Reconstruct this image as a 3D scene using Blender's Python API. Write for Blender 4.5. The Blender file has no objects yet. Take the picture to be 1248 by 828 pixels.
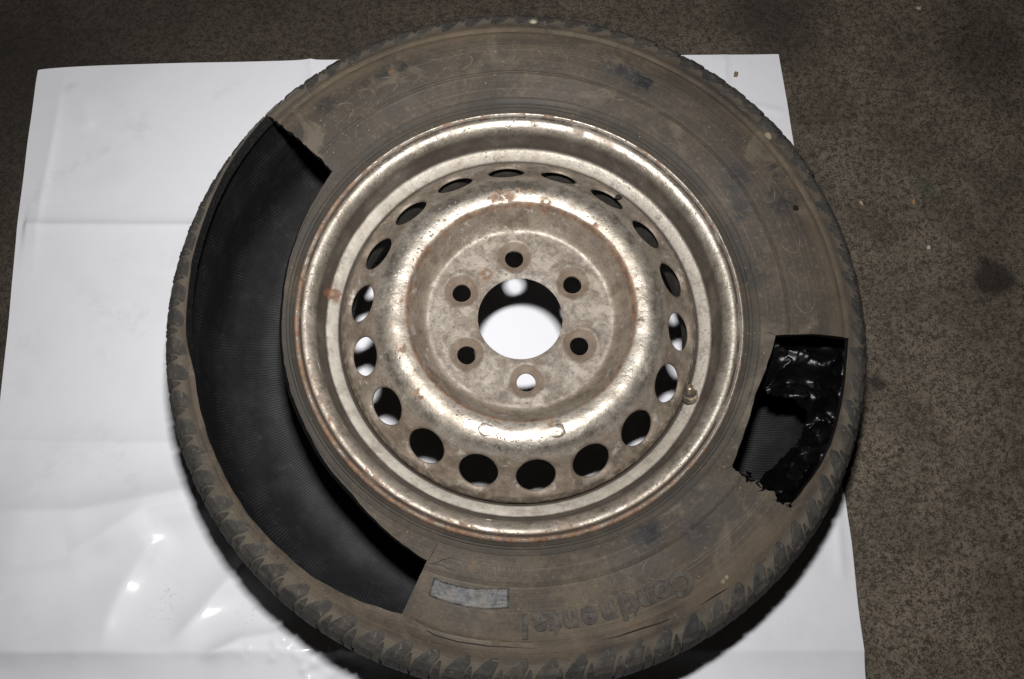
import bpy, bmesh, math, random
import numpy as np
from math import sin, cos, pi, radians, degrees, hypot, atan2, exp, sqrt
from mathutils import Matrix, Vector, noise

random.seed(7)
SC = bpy.context.scene
COL = SC.collection

# ------------------------------------------------------------------ camera, light, exposure
TILT, ROLL = 0.30784, 0.01324
CAM = Vector((-0.00587, -0.31139, 1.10891))
cd = bpy.data.cameras.new('camera')
cd.sensor_width = 36.0
cd.lens = 36.0 * 1161.70 / 1248.0
cd.clip_start, cd.clip_end = 0.02, 60
cam = bpy.data.objects.new('camera', cd)
COL.objects.link(cam)
cam.matrix_world = Matrix.Translation(CAM) @ Matrix.Rotation(TILT, 4, 'X') @ Matrix.Rotation(-ROLL, 4, 'Z')
SC.camera = cam
SC.view_settings.view_transform = 'Standard'
SC.view_settings.look = 'None'
SC.view_settings.exposure = 0.0
SC.view_settings.gamma = 1.0
SC.render.engine = 'CYCLES'
w = bpy.data.worlds.new('World')
SC.world = w
w.use_nodes = True
w.node_tree.nodes['Background'].inputs[0].default_value = (0.9, 0.8, 0.7, 1)
w.node_tree.nodes['Background'].inputs[1].default_value = 0.005

# the photographer's flash, mounted 16 cm above the lens
UP = Vector((0, cos(TILT), sin(TILT)))
ld = bpy.data.lights.new('camera_flash', 'AREA')
ld.shape = 'RECTANGLE'
ld.size, ld.size_y = 0.055, 0.03
ld.energy = 8.0
ld.spread = radians(125)
ld.color = (1.0, 0.985, 0.98)
flash = bpy.data.objects.new('camera_flash', ld)
COL.objects.link(flash)
FL = CAM + UP * 0.157
aim = Vector((-0.16, 0.22, 0.0)) - FL
flash.location = FL
flash.rotation_euler = aim.to_track_quat('-Z', 'Y').to_euler()


# ------------------------------------------------------------------ helpers
def tag(o, label=None, cat=None, group=None, kind=None):
    if label: o['label'] = label
    if cat: o['category'] = cat
    if group: o['group'] = group
    if kind: o['kind'] = kind
    return o


def mesh_obj(name, verts, faces, mats, parent=None, smooth=True, angle=35, uvs=None, fm=None):
    me = bpy.data.meshes.new(name)
    me.from_pydata([tuple(v) for v in verts], [], faces)
    for m in (mats if isinstance(mats, (list, tuple)) else [mats]):
        me.materials.append(m)
    if fm is not None:
        me.polygons.foreach_set('material_index', fm)
    if uvs is not None:
        uvl = me.uv_layers.new(name='UVMap')
        li = np.zeros(len(me.loops), dtype=np.int32)
        me.loops.foreach_get('vertex_index', li)
        uvl.data.foreach_set('uv', np.asarray(uvs, dtype=np.float32)[li].ravel())
    me.validate()
    if smooth:
        me.shade_smooth()
        me.set_sharp_from_angle(angle=radians(angle))
    me.update()
    o = bpy.data.objects.new(name, me)
    COL.objects.link(o)
    if parent: o.parent = parent
    return o


def catmull(P, n=12):
    P = np.asarray(P, float)
    out = []
    for i in range(len(P) - 1):
        p0 = P[max(i - 1, 0)]; p1 = P[i]; p2 = P[i + 1]; p3 = P[min(i + 2, len(P) - 1)]
        d1 = max(np.linalg.norm(p1 - p0), 1e-6) ** .5; d2 = np.linalg.norm(p2 - p1) ** .5; d3 = max(np.linalg.norm(p3 - p2), 1e-6) ** .5
        m1 = (p2 - p1); m2 = (p2 - p1)
        if i > 0: m1 = d2 * ((p1 - p0) / d1 - (p2 - p0) / (d1 + d2) + (p2 - p1) / d2) * 1.0
        if i < len(P) - 2: m2 = d2 * ((p2 - p1) / d2 - (p3 - p1) / (d2 + d3) + (p3 - p2) / d3) * 1.0
        if i > 0: m1 = m1
        for k in range(n):
            t = k / n
            out.append((2*t**3 - 3*t*t + 1) * p1 + (t**3 - 2*t*t + t) * m1 + (-2*t**3 + 3*t*t) * p2 + (t**3 - t*t) * m2)
    out.append(P[-1])
    return np.array(out)


class Profile:
    """(r, z) curve with arclength parameter s in metres and a left normal"""
    def __init__(self, pts, n=12):
        self.c = catmull(pts, n)
        d = np.r_[0, np.cumsum(np.hypot(*np.diff(self.c, axis=0).T))]
        self.s = d; self.L = d[-1]
        t = np.gradient(self.c, axis=0)
        t /= np.hypot(t[:, 0], t[:, 1])[:, None]
        self.n = np.c_[-t[:, 1], t[:, 0]]        # left of travel direction
    def at(self, s):
        return np.interp(s, self.s, self.c[:, 0]), np.interp(s, self.s, self.c[:, 1])
    def nrm(self, s):
        a = np.interp(s, self.s, self.n[:, 0]); b = np.interp(s, self.s, self.n[:, 1]); l = np.hypot(a, b)
        return a / l, b / l
    def s_of_r(self, r, smax=None):
        k = len(self.s) if smax is None else np.searchsorted(self.s, smax)
        return np.interp(r, self.c[:k, 0], self.s[:k])


def pint(x, tab):
    """periodic interpolation of (degree, value) pairs"""
    t = sorted(tab); xs = [a for a, _ in t]; ys = [b for _, b in t]
    xs = [xs[-1] - 360] + xs + [xs[0] + 360]; ys = [ys[-1]] + ys + [ys[0]]
    return np.interp(x % 360, xs, ys)


def fbm(x, y, z=0.0, sc=1.0, oc=3):
    return noise.fractal(Vector((x * sc, y * sc, z * sc)), 1.0, 2.0, oc)


# ------------------------------------------------------------------ node helpers
class N:
    def __init__(self, name):
        self.m = bpy.data.materials.new(name)
        self.m.use_nodes = True
        self.t = self.m.node_tree
        self.t.nodes.clear()
        self.out = self.t.nodes.new('ShaderNodeOutputMaterial')
        self.b = self.t.nodes.new('ShaderNodeBsdfPrincipled')
        self.t.links.new(self.b.outputs[0], self.out.inputs[0])
        self.tc = self.t.nodes.new('ShaderNodeTexCoord')
        self.P = self.tc.outputs['Object']
        self.UV = self.tc.outputs['UV']
    def set(self, sock, v):
        if isinstance(v, bpy.types.NodeSocket): self.t.links.new(v, sock)
        elif isinstance(v, (tuple, list)) and len(v) == 3 and sock.type == 'RGBA': sock.default_value = (*v, 1)
        else: sock.default_value = v
    def bs(self, **k):
        names = {'color': 'Base Color', 'rough': 'Roughness', 'metal': 'Metallic', 'spec': 'Specular IOR Level',
                 'coat': 'Coat Weight', 'coatr': 'Coat Roughness', 'normal': 'Normal', 'ior': 'IOR'}
        for a, v in k.items(): self.set(self.b.inputs[names[a]], v)
    def noise(self, scale, detail=4, rough=0.55, vec=None, dist=0.0, col=False):
        n = self.t.nodes.new('ShaderNodeTexNoise')
        self.set(n.inputs['Vector'], vec or self.P)
        n.inputs['Scale'].default_value = scale; n.inputs['Detail'].default_value = detail
        n.inputs['Roughness'].default_value = rough; n.inputs['Distortion'].default_value = dist
        return n.outputs['Color' if col else 'Fac']
    def voro(self, scale, vec=None, feature='F1', out='Distance', rnd=1.0):
        n = self.t.nodes.new('ShaderNodeTexVoronoi')
        n.feature = feature
        self.set(n.inputs['Vector'], vec or self.P)
        n.inputs['Scale'].default_value = scale; n.inputs['Randomness'].default_value = rnd
        return n.outputs[out]
    def ramp(self, v, a, b, smooth=True, lo=0.0, hi=1.0):
        n = self.t.nodes.new('ShaderNodeMapRange')
        n.interpolation_type = 'SMOOTHSTEP' if smooth else 'LINEAR'
        self.set(n.inputs['Value'], v)
        n.inputs['From Min'].default_value = a; n.inputs['From Max'].default_value = b
        n.inputs['To Min'].default_value = lo; n.inputs['To Max'].default_value = hi
        return n.outputs[0]
    def math(self, op, a, b=0.0, clamp=False):
        n = self.t.nodes.new('ShaderNodeMath'); n.operation = op; n.use_clamp = clamp
        self.set(n.inputs[0], a); self.set(n.inputs[1], b)
        return n.outputs[0]
    def vmath(self, op, a, b=None, scale=None):
        n = self.t.nodes.new('ShaderNodeVectorMath'); n.operation = op
        self.set(n.inputs[0], a)
        if b is not None: self.set(n.inputs[1], b)
        if scale is not None: n.inputs['Scale'].default_value = scale
        return n.outputs['Value'] if op in ('LENGTH', 'DISTANCE', 'DOT_PRODUCT') else n.outputs['Vector']
    def mix(self, f, a, b):
        n = self.t.nodes.new('ShaderNodeMix'); n.data_type = 'RGBA'
        self.set(n.inputs[0], f); self.set(n.inputs[6], a); self.set(n.inputs[7], b)
        return n.outputs[2]
    def mixf(self, f, a, b):
        n = self.t.nodes.new('ShaderNodeMix'); n.data_type = 'FLOAT'
        self.set(n.inputs[0], f); self.set(n.inputs[2], a); self.set(n.inputs[3], b)
        return n.outputs[0]
    def bump(self, h, strength=0.5, dist=0.001, prev=None):
        n = self.t.nodes.new('ShaderNodeBump')
        n.inputs['Strength'].default_value = strength; n.inputs['Distance'].default_value = dist
        self.set(n.inputs['Height'], h)
        if prev is not None: self.t.links.new(prev, n.inputs['Normal'])
        return n.outputs[0]
    def radius(self):
        return self.vmath('LENGTH', self.vmath('MULTIPLY', self.P, (1, 1, 0)))
    def warped(self, scale=30, amt=0.01):
        return self.vmath('ADD', self.P, self.vmath('SCALE', self.vmath('SUBTRACT', self.noise(scale, col=True), (0.5, 0.5, 0.5)), scale=amt))
    def band(self, r, a, b, soft=0.003):
        return self.math('MULTIPLY', self.ramp(r, a - soft, a + soft), self.ramp(r, b - soft, b + soft, lo=1.0, hi=0.0))
    def spot(self, x, y, rad, vec, soft=0.3):
        d = self.vmath('DISTANCE', self.vmath('MULTIPLY', vec, (1, 1, 0)), (x, y, 0))
        return self.ramp(d, rad * (1 - soft), rad * (1 + soft), lo=1.0, hi=0.0)
    def streak(self, deg, r0, r1, width, vec, soft=0.4):
        """elongated patch from radius r0 to r1 along the spoke at deg"""
        c, s = cos(radians(deg)), sin(radians(deg))
        rr = self.vmath('DOT_PRODUCT', vec, (c, s, 0)); tt = self.math('ABSOLUTE', self.vmath('DOT_PRODUCT', vec, (-s, c, 0)))
        a = self.ramp(tt, width * (1 - soft), width * (1 + soft), lo=1.0, hi=0.0)
        return self.math('MULTIPLY', a, self.band(rr, r0, r1, 0.004))
    def maxm(self, L):
        o = L[0]
        for x in L[1:]: o = self.math('MAXIMUM', o, x)
        return o


def pol(deg, r): return r * cos(radians(deg)), r * sin(radians(deg))


# ------------------------------------------------------------------ materials
def m_floor():
    n = N('stained_concrete')
    n.P = n.tc.outputs['Object']
    P = n.warped(60, 0.006)
    big = n.noise(1.7, 3, 0.5)
    mid = n.noise(9, 5, 0.65)
    fine = n.math('ADD', n.math('MULTIPLY', n.noise(165, 6, 0.85, vec=n.P, dist=0.5), 0.6), n.math('MULTIPLY', n.noise(460, 4, 0.85), 0.45))
    grit = n.voro(210, vec=P)
    sepx = n.t.nodes.new('ShaderNodeSeparateXYZ'); n.set(sepx.inputs[0], n.P)
    tone_grad = n.ramp(n.math('ADD', n.math('SUBTRACT', n.math('MULTIPLY', sepx.outputs[0], 0.75), n.math('MULTIPLY', sepx.outputs[1], 0.6)), n.math('MULTIPLY', big, 0.5)), -0.35, 0.85, smooth=False)  # floor tone gets lighter towards the right and front, with broad noise
    dark = n.mix(tone_grad, (0.021, 0.017, 0.013), (0.048, 0.039, 0.029))
    light = n.mix(tone_grad, (0.066, 0.053, 0.041), (0.232, 0.192, 0.146))
    c = n.mix(n.ramp(fine, 0.46, 0.58), dark, light)
    c = n.mix(n.ramp(mid, 0.38, 0.66, hi=0.45), c, n.mix(tone_grad, (0.022, 0.018, 0.014), (0.042, 0.035, 0.026)))
    pits = n.ramp(grit, 0.12, 0.25, lo=0.7, hi=0.0)
    c = n.mix(n.math('MULTIPLY', pits, n.ramp(n.noise(35), 0.45, 0.6)), c, (0.02, 0.016, 0.013))
    # oil spots, pale scuffs, rusty and blue flecks
    W = n.warped(25, 0.05)
    oil = n.maxm([n.spot(0.597, 0.117, 0.024, W, 0.6), n.spot(0.63, 0.43, 0.06, W, .7), n.spot(0.435, -0.02, 0.012, W, .6),
                  n.spot(0.66, -0.33, 0.09, W, .6), n.spot(-0.66, 0.42, 0.11, W, .7), n.spot(0.36, 0.5, 0.06, W, .8)])
    c = n.mix(n.math('MULTIPLY', oil, 0.5), c, (0.016, 0.014, 0.012))
    c = n.mix(n.math('MULTIPLY', n.maxm([n.spot(0.597, 0.117, 0.020, W, .35), n.spot(0.438, -0.02, 0.009, W, .5)]), 0.6), c, (0.014, 0.012, 0.011))
    scm = n.maxm([n.spot(0.53, 0.33, 0.07, W, .8), n.spot(0.55, 0.22, 0.05, W, .8), n.spot(0.47, 0.46, 0.04, W, .8)])
    scr = n.ramp(n.noise(22, 4, 0.6, vec=n.vmath('MULTIPLY', n.P, (1.0, 0.35, 1)), dist=2.0), 0.60, 0.68)
    c = n.mix(n.math('MULTIPLY', n.math('MULTIPLY', scm, scr), 0.3), c, (0.20, 0.18, 0.16))
    c = n.mix(n.ramp(n.noise(14, 2, 0.5, vec=n.vmath('ADD', n.P, (7, 3, 1))), 0.70, 0.76, hi=0.4), c, (0.06, 0.07, 0.045))
    fleck = n.ramp(n.voro(38, out='Distance'), 0.035, 0.055, lo=1, hi=0)
    sel = n.ramp(n.voro(38, out='Color'), 0.86, 0.9)
    c = n.mix(n.math('MULTIPLY', fleck, sel), c, (0.22, 0.17, 0.12))
    h = n.math('ADD', n.math('MULTIPLY', fine, 0.7), n.math('MULTIPLY', grit, 0.5))
    n.bs(color=c, rough=0.85, spec=0.25, normal=n.bump(h, 0.7, 0.0012))
    return n.m


def m_sheet():
    n = N('white_plastic_film')
    W = n.warped(60, 0.01)
    c = n.mix(n.noise(3, 3), (0.78, 0.785, 0.82), (0.83, 0.835, 0.865))
    c = n.mix(n.ramp(n.noise(8, 4), 0.5, 0.72, hi=0.18), c, (0.56, 0.56, 0.58))
    sp = n.ramp(n.voro(26, vec=W), 0.012, 0.030, lo=1, hi=0)
    c = n.mix(n.math('MULTIPLY', sp, n.ramp(n.voro(26, vec=W, out='Color'), 0.72, 0.76)), c, (0.12, 0.11, 0.11))
    smg = n.math('MULTIPLY', n.ramp(n.noise(5, 5, 0.7, dist=1.0), 0.52, 0.68), n.ramp(n.noise(60, 4, .7), .4, .62))
    c = n.mix(n.math('MULTIPLY', smg, 0.16), c, (0.42, 0.40, 0.38))
    sm = n.maxm([n.spot(-0.395, -0.262, 0.022, W, .6), n.spot(-0.30, -0.275, 0.02, W, .6), n.spot(0.2, -0.28, 0.01, W, .5)])
    scf = n.ramp(n.noise(260, 3, 0.6, dist=1.5), 0.60, 0.68)
    c = n.mix(n.math('MULTIPLY', n.math('MULTIPLY', sm, scf), 0.35), c, (0.14, 0.13, 0.13))
    h = n.noise(55, 4, 0.5, dist=0.6)
    nb = n.bump(h, 0.12, 0.0012)
    nb = n.bump(n.noise(13, 3, 0.5), 0.25, 0.004, nb)
    n.bs(color=c, rough=0.55, spec=0.3, coat=0.48, coatr=0.15, normal=nb)
    return n.m


def m_sidewall():
    n = N('dusty_tyre_rubber')
    r = n.radius()
    W = n.warped(28, 0.02)
    W2 = n.warped(90, 0.008)
    base = n.mix(n.ramp(n.noise(7, 5, 0.62, dist=0.6), 0.34, 0.66), (0.046, 0.040, 0.034), (0.098, 0.082, 0.064))
    base = n.mix(n.ramp(n.noise(19, 6, 0.72, vec=W, dist=.5), 0.44, 0.60, hi=0.7), base, (0.045, 0.041, 0.037))
    base = n.mix(n.ramp(n.noise(17, 3, 0.5, vec=n.vmath('ADD', n.P, (5, 5, 0))), 0.56, 0.74, hi=0.30), base, (0.150, 0.115, 0.082))
    gr = n.noise(230, 5, 0.8)
    base = n.mix(n.ramp(gr, 0.50, 0.70, hi=0.55), base, (0.165, 0.139, 0.110))
    base = n.mix(n.ramp(gr, 0.30, 0.46, lo=0.55, hi=0.0), base, (0.040, 0.034, 0.028))
    base = n.mix(n.ramp(n.noise(60, 6, 0.75, vec=n.vmath('ADD', W2, (1, 8, 0)), dist=0.8), 0.50, 0.62, hi=0.42), base, (0.062, 0.055, 0.047))
    base = n.mix(n.ramp(n.noise(11, 5, 0.65, vec=n.vmath('ADD', W, (8, 2, 0)), dist=0.9), 0.50, 0.62, hi=0.6), base, (0.052, 0.049, 0.046))
    base = n.mix(n.ramp(n.noise(13, 5, 0.65, vec=n.vmath('ADD', W, (1, 9, 0)), dist=0.9), 0.54, 0.66, hi=0.6), base, (0.155, 0.132, 0.104))
    # circular rubbing streaks follow the ring direction (UV.x runs round the tyre)
    uvs = n.vmath('MULTIPLY', n.UV, (1.3, 190.0, 1))
    st = n.noise(2.2, 4, 0.6, vec=uvs)
    base = n.mix(n.ramp(st, 0.52, 0.72, hi=0.40), base, (0.170, 0.145, 0.115))
    base = n.mix(n.ramp(st, 0.30, 0.44, lo=0.4, hi=0.0), base, (0.052, 0.045, 0.039))
    # brown dust band near the shoulder, cleaner grey ring beside the rim
    base = n.mix(n.math('MULTIPLY', n.band(r, 0.302, 0.324, 0.008), n.ramp(n.noise(11, 4), 0.36, 0.6, hi=0.50)), base, (0.155, 0.121, 0.088))
    base = n.mix(n.math('MULTIPLY', n.band(r, 0.20, 0.2345, 0.003), n.ramp(n.noise(19, 4), 0.3, 0.6, hi=0.75)), base, (0.045, 0.043, 0.040))
    # dark rubbed patches
    dk = []
    for d, rr, rad in ((64, .2805, .013), (66, .281, .011), (69, .2835, .008), (299.5, .2455, .013), (297, .242, .010), (307, .262, .014), (33, .262, .014),
                       (24, .285, .014), (10, .235, .016), (26, .246, .012), (133, .30, .010), (120, .292, .010), (115.5, .292, .008), (350, .262, .010)):
        x, y = pol(d, rr); dk.append(n.spot(x, y, rad, W, 0.45))
    p1 = n.maxm([n.spot(*pol(63.2, .2800), .0105, W2, .25), n.spot(*pol(299.8, .2455), .0105, W2, .25)])
    q = n.t.nodes.new('ShaderNodeSeparateXYZ'); n.set(q.inputs[0], n.vmath('ADD', n.UV, n.vmath('SCALE', n.vmath('SUBTRACT', n.noise(160, col=True), (.5, .5, .5)), scale=.004)))
    ua = q.outputs[0]
    rw = n.vmath('LENGTH', n.vmath('MULTIPLY', W2, (1, 1, 0)))
    bx = n.maxm([n.math('MULTIPLY', n.band(ua, 61.6 / 360, 65.2 / 360, .0008), n.band(rw, .2745, .2885, .001)),
                 n.math('MULTIPLY', n.band(ua, 297.3 / 360, 301.2 / 360, .001), n.band(rw, .2365, .2515, .0015))])
    sk = n.math('MULTIPLY', n.math('MULTIPLY', n.band(ua, 65 / 360, 72 / 360, .002), n.band(rw, .2775, .2905, .002)), n.ramp(n.noise(1, 4, .6, vec=n.vmath('MULTIPLY', n.P, (190, 60, 1)), dist=.6), .46, .58))
    bx = n.math('MULTIPLY', n.maxm([bx, n.math('MULTIPLY', sk, .8)]), n.ramp(n.noise(95, 4), .25, .5, lo=.7, hi=1))
    base = n.mix(bx, base, n.mix(n.ramp(n.noise(140, 4, .7), .5, .65), (0.012, 0.012, 0.015), (0.034, 0.035, 0.040)))
    p1 = n.math('MULTIPLY', p1, 0.0)
    base = n.mix(n.math('MULTIPLY', p1, n.ramp(n.noise(60, 4), .3, .5, lo=.6, hi=.95)), base, (0.022, 0.022, 0.025))
    p2 = n.math('MULTIPLY', n.maxm([n.spot(*pol(q, .284), .008, W2, .5) for q in (66, 68.5, 71)]), n.ramp(n.noise(70, 3, .5, vec=n.vmath('MULTIPLY', n.P, (3, .6, 1)), dist=1), .45, .55))
    base = n.mix(n.math('MULTIPLY', p2, .8), base, (0.05, 0.052, 0.058))
    dkn = n.ramp(n.noise(75, 5, 0.7, dist=0.8), 0.40, 0.56, lo=0.15)
    base = n.mix(n.math('MULTIPLY', n.math('MULTIPLY', n.maxm(dk), dkn), 0.85), base, (0.030, 0.030, 0.032))
    base = n.mix(n.math('MULTIPLY', n.ramp(r, .3225, .333), n.ramp(n.noise(30, 3), .3, .6, lo=.6, hi=1.0)), base, (0.148, 0.133, 0.112))
    # pale scuffs, one orange chalk dab
    for d, rr, rad, c, k in ((37.5, .3244, .0038, (.5, .42, .34), .8), (306.7, .3142, .0020, (.42, .35, .29), .7), (305.8, .3142, .0017, (.42, .35, .29), .5), (88, .329, .0035, (.6, .58, .5), 1),
                             (118, .2915, .0035, (.20, .11, .06), .45), (260, .2475, .005, (.20, .12, .07), .25)):
        x, y = pol(d, rr); base = n.mix(n.math('MULTIPLY', n.spot(x, y, rad, W2, 0.5), k), base, c)
    x, y = pol(22.1, .2995); base = n.mix(n.spot(x, y, .0034, n.P, 0.15), base, (0.008, 0.007, 0.007))
    # fine pale scratches and specks
    sc = n.ramp(n.noise(60, 2, 0.5, vec=n.vmath('MULTIPLY', n.P, (1, 4, 1)), dist=3.0), 0.70, 0.76, hi=0.5)
    base = n.mix(sc, base, (0.27, 0.24, 0.20))
    spk = n.math('MULTIPLY', n.ramp(n.voro(160), 0.09, 0.16, lo=1, hi=0), n.ramp(n.noise(24), 0.56, 0.64))
    base = n.mix(n.math('MULTIPLY', spk, 0.6), base, (0.30, 0.26, 0.21))
    h = n.math('ADD', n.math('MULTIPLY', st, 0.35), n.math('ADD', n.math('MULTIPLY', n.noise(170, 4, 0.7), 0.6), n.math('MULTIPLY', n.noise(24, 3), 0.8)))
    lines = n.maxm([n.band(r, q - .0005, q + .0005, .0004) for q in (.2262, .2290, .2345, .2590, .2612)])
    h = n.math('ADD', h, n.math('MULTIPLY', lines, 0.55))
    base = n.vmath('MULTIPLY', base, (0.83, 0.785, 0.715))
    n.bs(color=base, rough=n.ramp(n.noise(12), 0.3, 0.7, lo=0.62, hi=0.85), spec=0.32, normal=n.bump(h, 0.8, 0.0013))
    return n.m


def m_liner():
    n = N('tyre_inner_liner')
    s = n.t.nodes.new('ShaderNodeSeparateXYZ'); n.set(s.inputs[0], n.UV)
    u, v = s.outputs[0], s.outputs[1]
    # fine moulded ribs, slightly slanted across the liner
    ph = n.math('ADD', n.math('MULTIPLY', u, 620.0 * 2 * pi), n.math('MULTIPLY', v, 300.0))
    ph = n.math('ADD', ph, n.math('MULTIPLY', n.noise(30, 3), 7.0))
    ribs = n.math('ADD', n.math('MULTIPLY', n.math('SINE', ph), 0.5), 0.5)
    ph2 = n.noise(90, 4, 0.7)
    dust = n.ramp(n.noise(16, 6, 0.7), 0.45, 0.75)
    c = n.mix(dust, (0.009, 0.009, 0.010), (0.018, 0.018, 0.019))
    c = n.mix(n.math('MULTIPLY', n.ramp(ribs, 0.55, 0.95), n.ramp(n.noise(38, 5, 0.7), 0.44, 0.66, hi=0.6)), c, (0.040, 0.040, 0.043))
    pale = n.ramp(n.noise(130, 3, 0.6, dist=1.0), 0.72, 0.78)
    c = n.mix(n.math('MULTIPLY', pale, 0.5), c, (0.13, 0.13, 0.13))
    h = n.math('ADD', n.math('MULTIPLY', ribs, n.ramp(n.noise(24, 4, .6), .36, .6, lo=.25, hi=1.1)), n.math('MULTIPLY', ph2, 1.2))
    c = n.mix(n.ramp(n.noise(48, 6, .75, dist=.8), .58, .70, hi=.35), c, (0.060, 0.058, 0.055))
    n.bs(color=c, rough=0.6, spec=0.28, normal=n.bump(h, 0.45, 0.0006))
    return n.m


def m_cut():
    n = N('freshly_cut_rubber')
    s = n.noise(320, 4, 0.7)
    c = n.mix(n.ramp(s, 0.45, 0.7), (0.004, 0.004, 0.004), (0.014, 0.014, 0.013))
    n.bs(color=c, rough=0.8, spec=0.2, normal=n.bump(s, 0.9, 0.002))
    return n.m


def m_block(name='worn_tread_rubber', k=1.0):
    n = N(name)
    oi = n.t.nodes.new('ShaderNodeObjectInfo')
    geo = n.t.nodes.new('ShaderNodeNewGeometry')
    W = geo.outputs['Position']
    s = n.noise(55, 5, 0.7, vec=W)
    c = n.mix(n.ramp(s, 0.35, 0.68), (0.029*k, 0.028*k, 0.026*k), (0.057*k, 0.053*k, 0.047*k))
    c = n.mix(n.ramp(n.noise(70, 4, vec=W), 0.50, 0.66, hi=0.45), c, (0.10*k, 0.088*k, 0.072*k))
    c = n.mix(n.math('MULTIPLY', oi.outputs['Random'], 0.3), c, (0.10*k, 0.09*k, 0.075*k))
    ln = n.ramp(n.noise(120, 2, 0.5, vec=n.vmath('MULTIPLY', W, (1, 1, 0.25)), dist=2), 0.62, 0.7)
    c = n.mix(n.math('MULTIPLY', ln, 0.45), c, (0.17, 0.15, 0.12))
    n.bs(color=c, rough=0.72, spec=0.35, normal=n.bump(n.noise(240, 4, 0.7, vec=W), 0.6, 0.0012))
    return n.m


def m_plain(name, col, rough=0.6, metal=0.0, spec=0.4, var=0.3, sc=80, bump=0.4, coat=0.0):
    n = N(name)
    s = n.noise(sc, 4, 0.65)
    c = n.mix(n.ramp(s, 0.35, 0.65), tuple(x * (1 - var) for x in col), tuple(x * (1 + var) for x in col))
    n.bs(color=c, rough=rough, metal=metal, spec=spec, coat=coat, coatr=0.1, normal=n.bump(s, bump, 0.0008))
    return n.m


def rim_common(n, dirt_amt):
    """worn silver wheel paint with brown grime, pits and rust; dirt_amt = socket 0..1"""
    W = n.warped(45, 0.012)
    paint = n.mix(n.ramp(n.noise(20, 4), 0.35, 0.65), (0.44, 0.395, 0.33), (0.55, 0.505, 0.435))
    grime_n = n.noise(34, 6, 0.72, vec=W)
    g = n.math('ADD', n.math('MULTIPLY', n.ramp(grime_n, 0.40, 0.70), 0.55), dirt_amt, clamp=True)
    grime = n.mix(n.ramp(n.noise(55, 5, 0.7), 0.35, 0.65), (0.135, 0.104, 0.076), (0.265, 0.215, 0.165))
    c = n.mix(g, paint, grime)
    metal = n.math('MULTIPLY', n.math('SUBTRACT', 1.0, n.math('MULTIPLY', g, 0.72)), 0.90)
    rough = n.mixf(g, 0.40, 0.64)
    # small dark pits
    pit = n.maxm([n.math('MULTIPLY', n.ramp(n.voro(190, vec=W), 0.14, 0.28, lo=1, hi=0), n.ramp(n.noise(22, 3), 0.46, 0.60)), n.ramp(n.noise(170, 5, 0.75, vec=n.vmath('ADD', W, (2, 2, 2))), 0.63, 0.70, hi=0.5)])
    c = n.mix(n.math('MULTIPLY', pit, 0.8), c, (0.07, 0.05, 0.038))
    metal = n.math('MULTIPLY', metal, n.math('SUBTRACT', 1.0, pit))
    fg = n.noise(330, 4, 0.8)
    c = n.mix(n.ramp(fg, 0.50, 0.66, hi=0.42), c, (0.15, 0.118, 0.088))
    mg = n.noise(95, 6, 0.8, vec=W)
    c = n.mix(n.ramp(mg, 0.50, 0.62, hi=0.5), c, (0.155, 0.122, 0.092))
    c = n.mix(n.ramp(n.noise(70, 5, 0.75, vec=n.vmath('ADD', W, (4, 0, 4))), 0.58, 0.66, hi=0.45), c, (0.62, 0.58, 0.52))
    stn = n.noise(26, 6, 0.7, vec=n.vmath('ADD', W, (9, 9, 9)), dist=1.2)
    c = n.mix(n.ramp(stn, 0.55, 0.63, hi=0.5), c, (0.22, 0.175, 0.135))
    scr = n.ramp(n.noise(38, 3, 0.5, vec=n.vmath('MULTIPLY', n.P, (1, 5, 1)), dist=2.5), 0.66, 0.70, hi=0.5)
    c = n.mix(scr, c, (0.30, 0.26, 0.21))
    h = n.math('ADD', n.math('MULTIPLY', n.noise(210, 5, 0.7), 0.6), n.math('ADD', n.math('MULTIPLY', n.noise(45, 3), 0.7), n.math('MULTIPLY', pit, -0.35)))
    return c, metal, rough, h, W


def rust_mix(n, c, metal, rough, mask, k=1.0):
    rc = n.mix(n.ramp(n.noise(120, 4, 0.7), 0.35, 0.65), (0.070, 0.034, 0.020), (0.23, 0.112, 0.052))
    m = n.math('MULTIPLY', mask, k)
    return n.mix(m, c, rc), n.math('MULTIPLY', metal, n.math('SUBTRACT', 1.0, m)), n.mixf(m, rough, 0.85)


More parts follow.
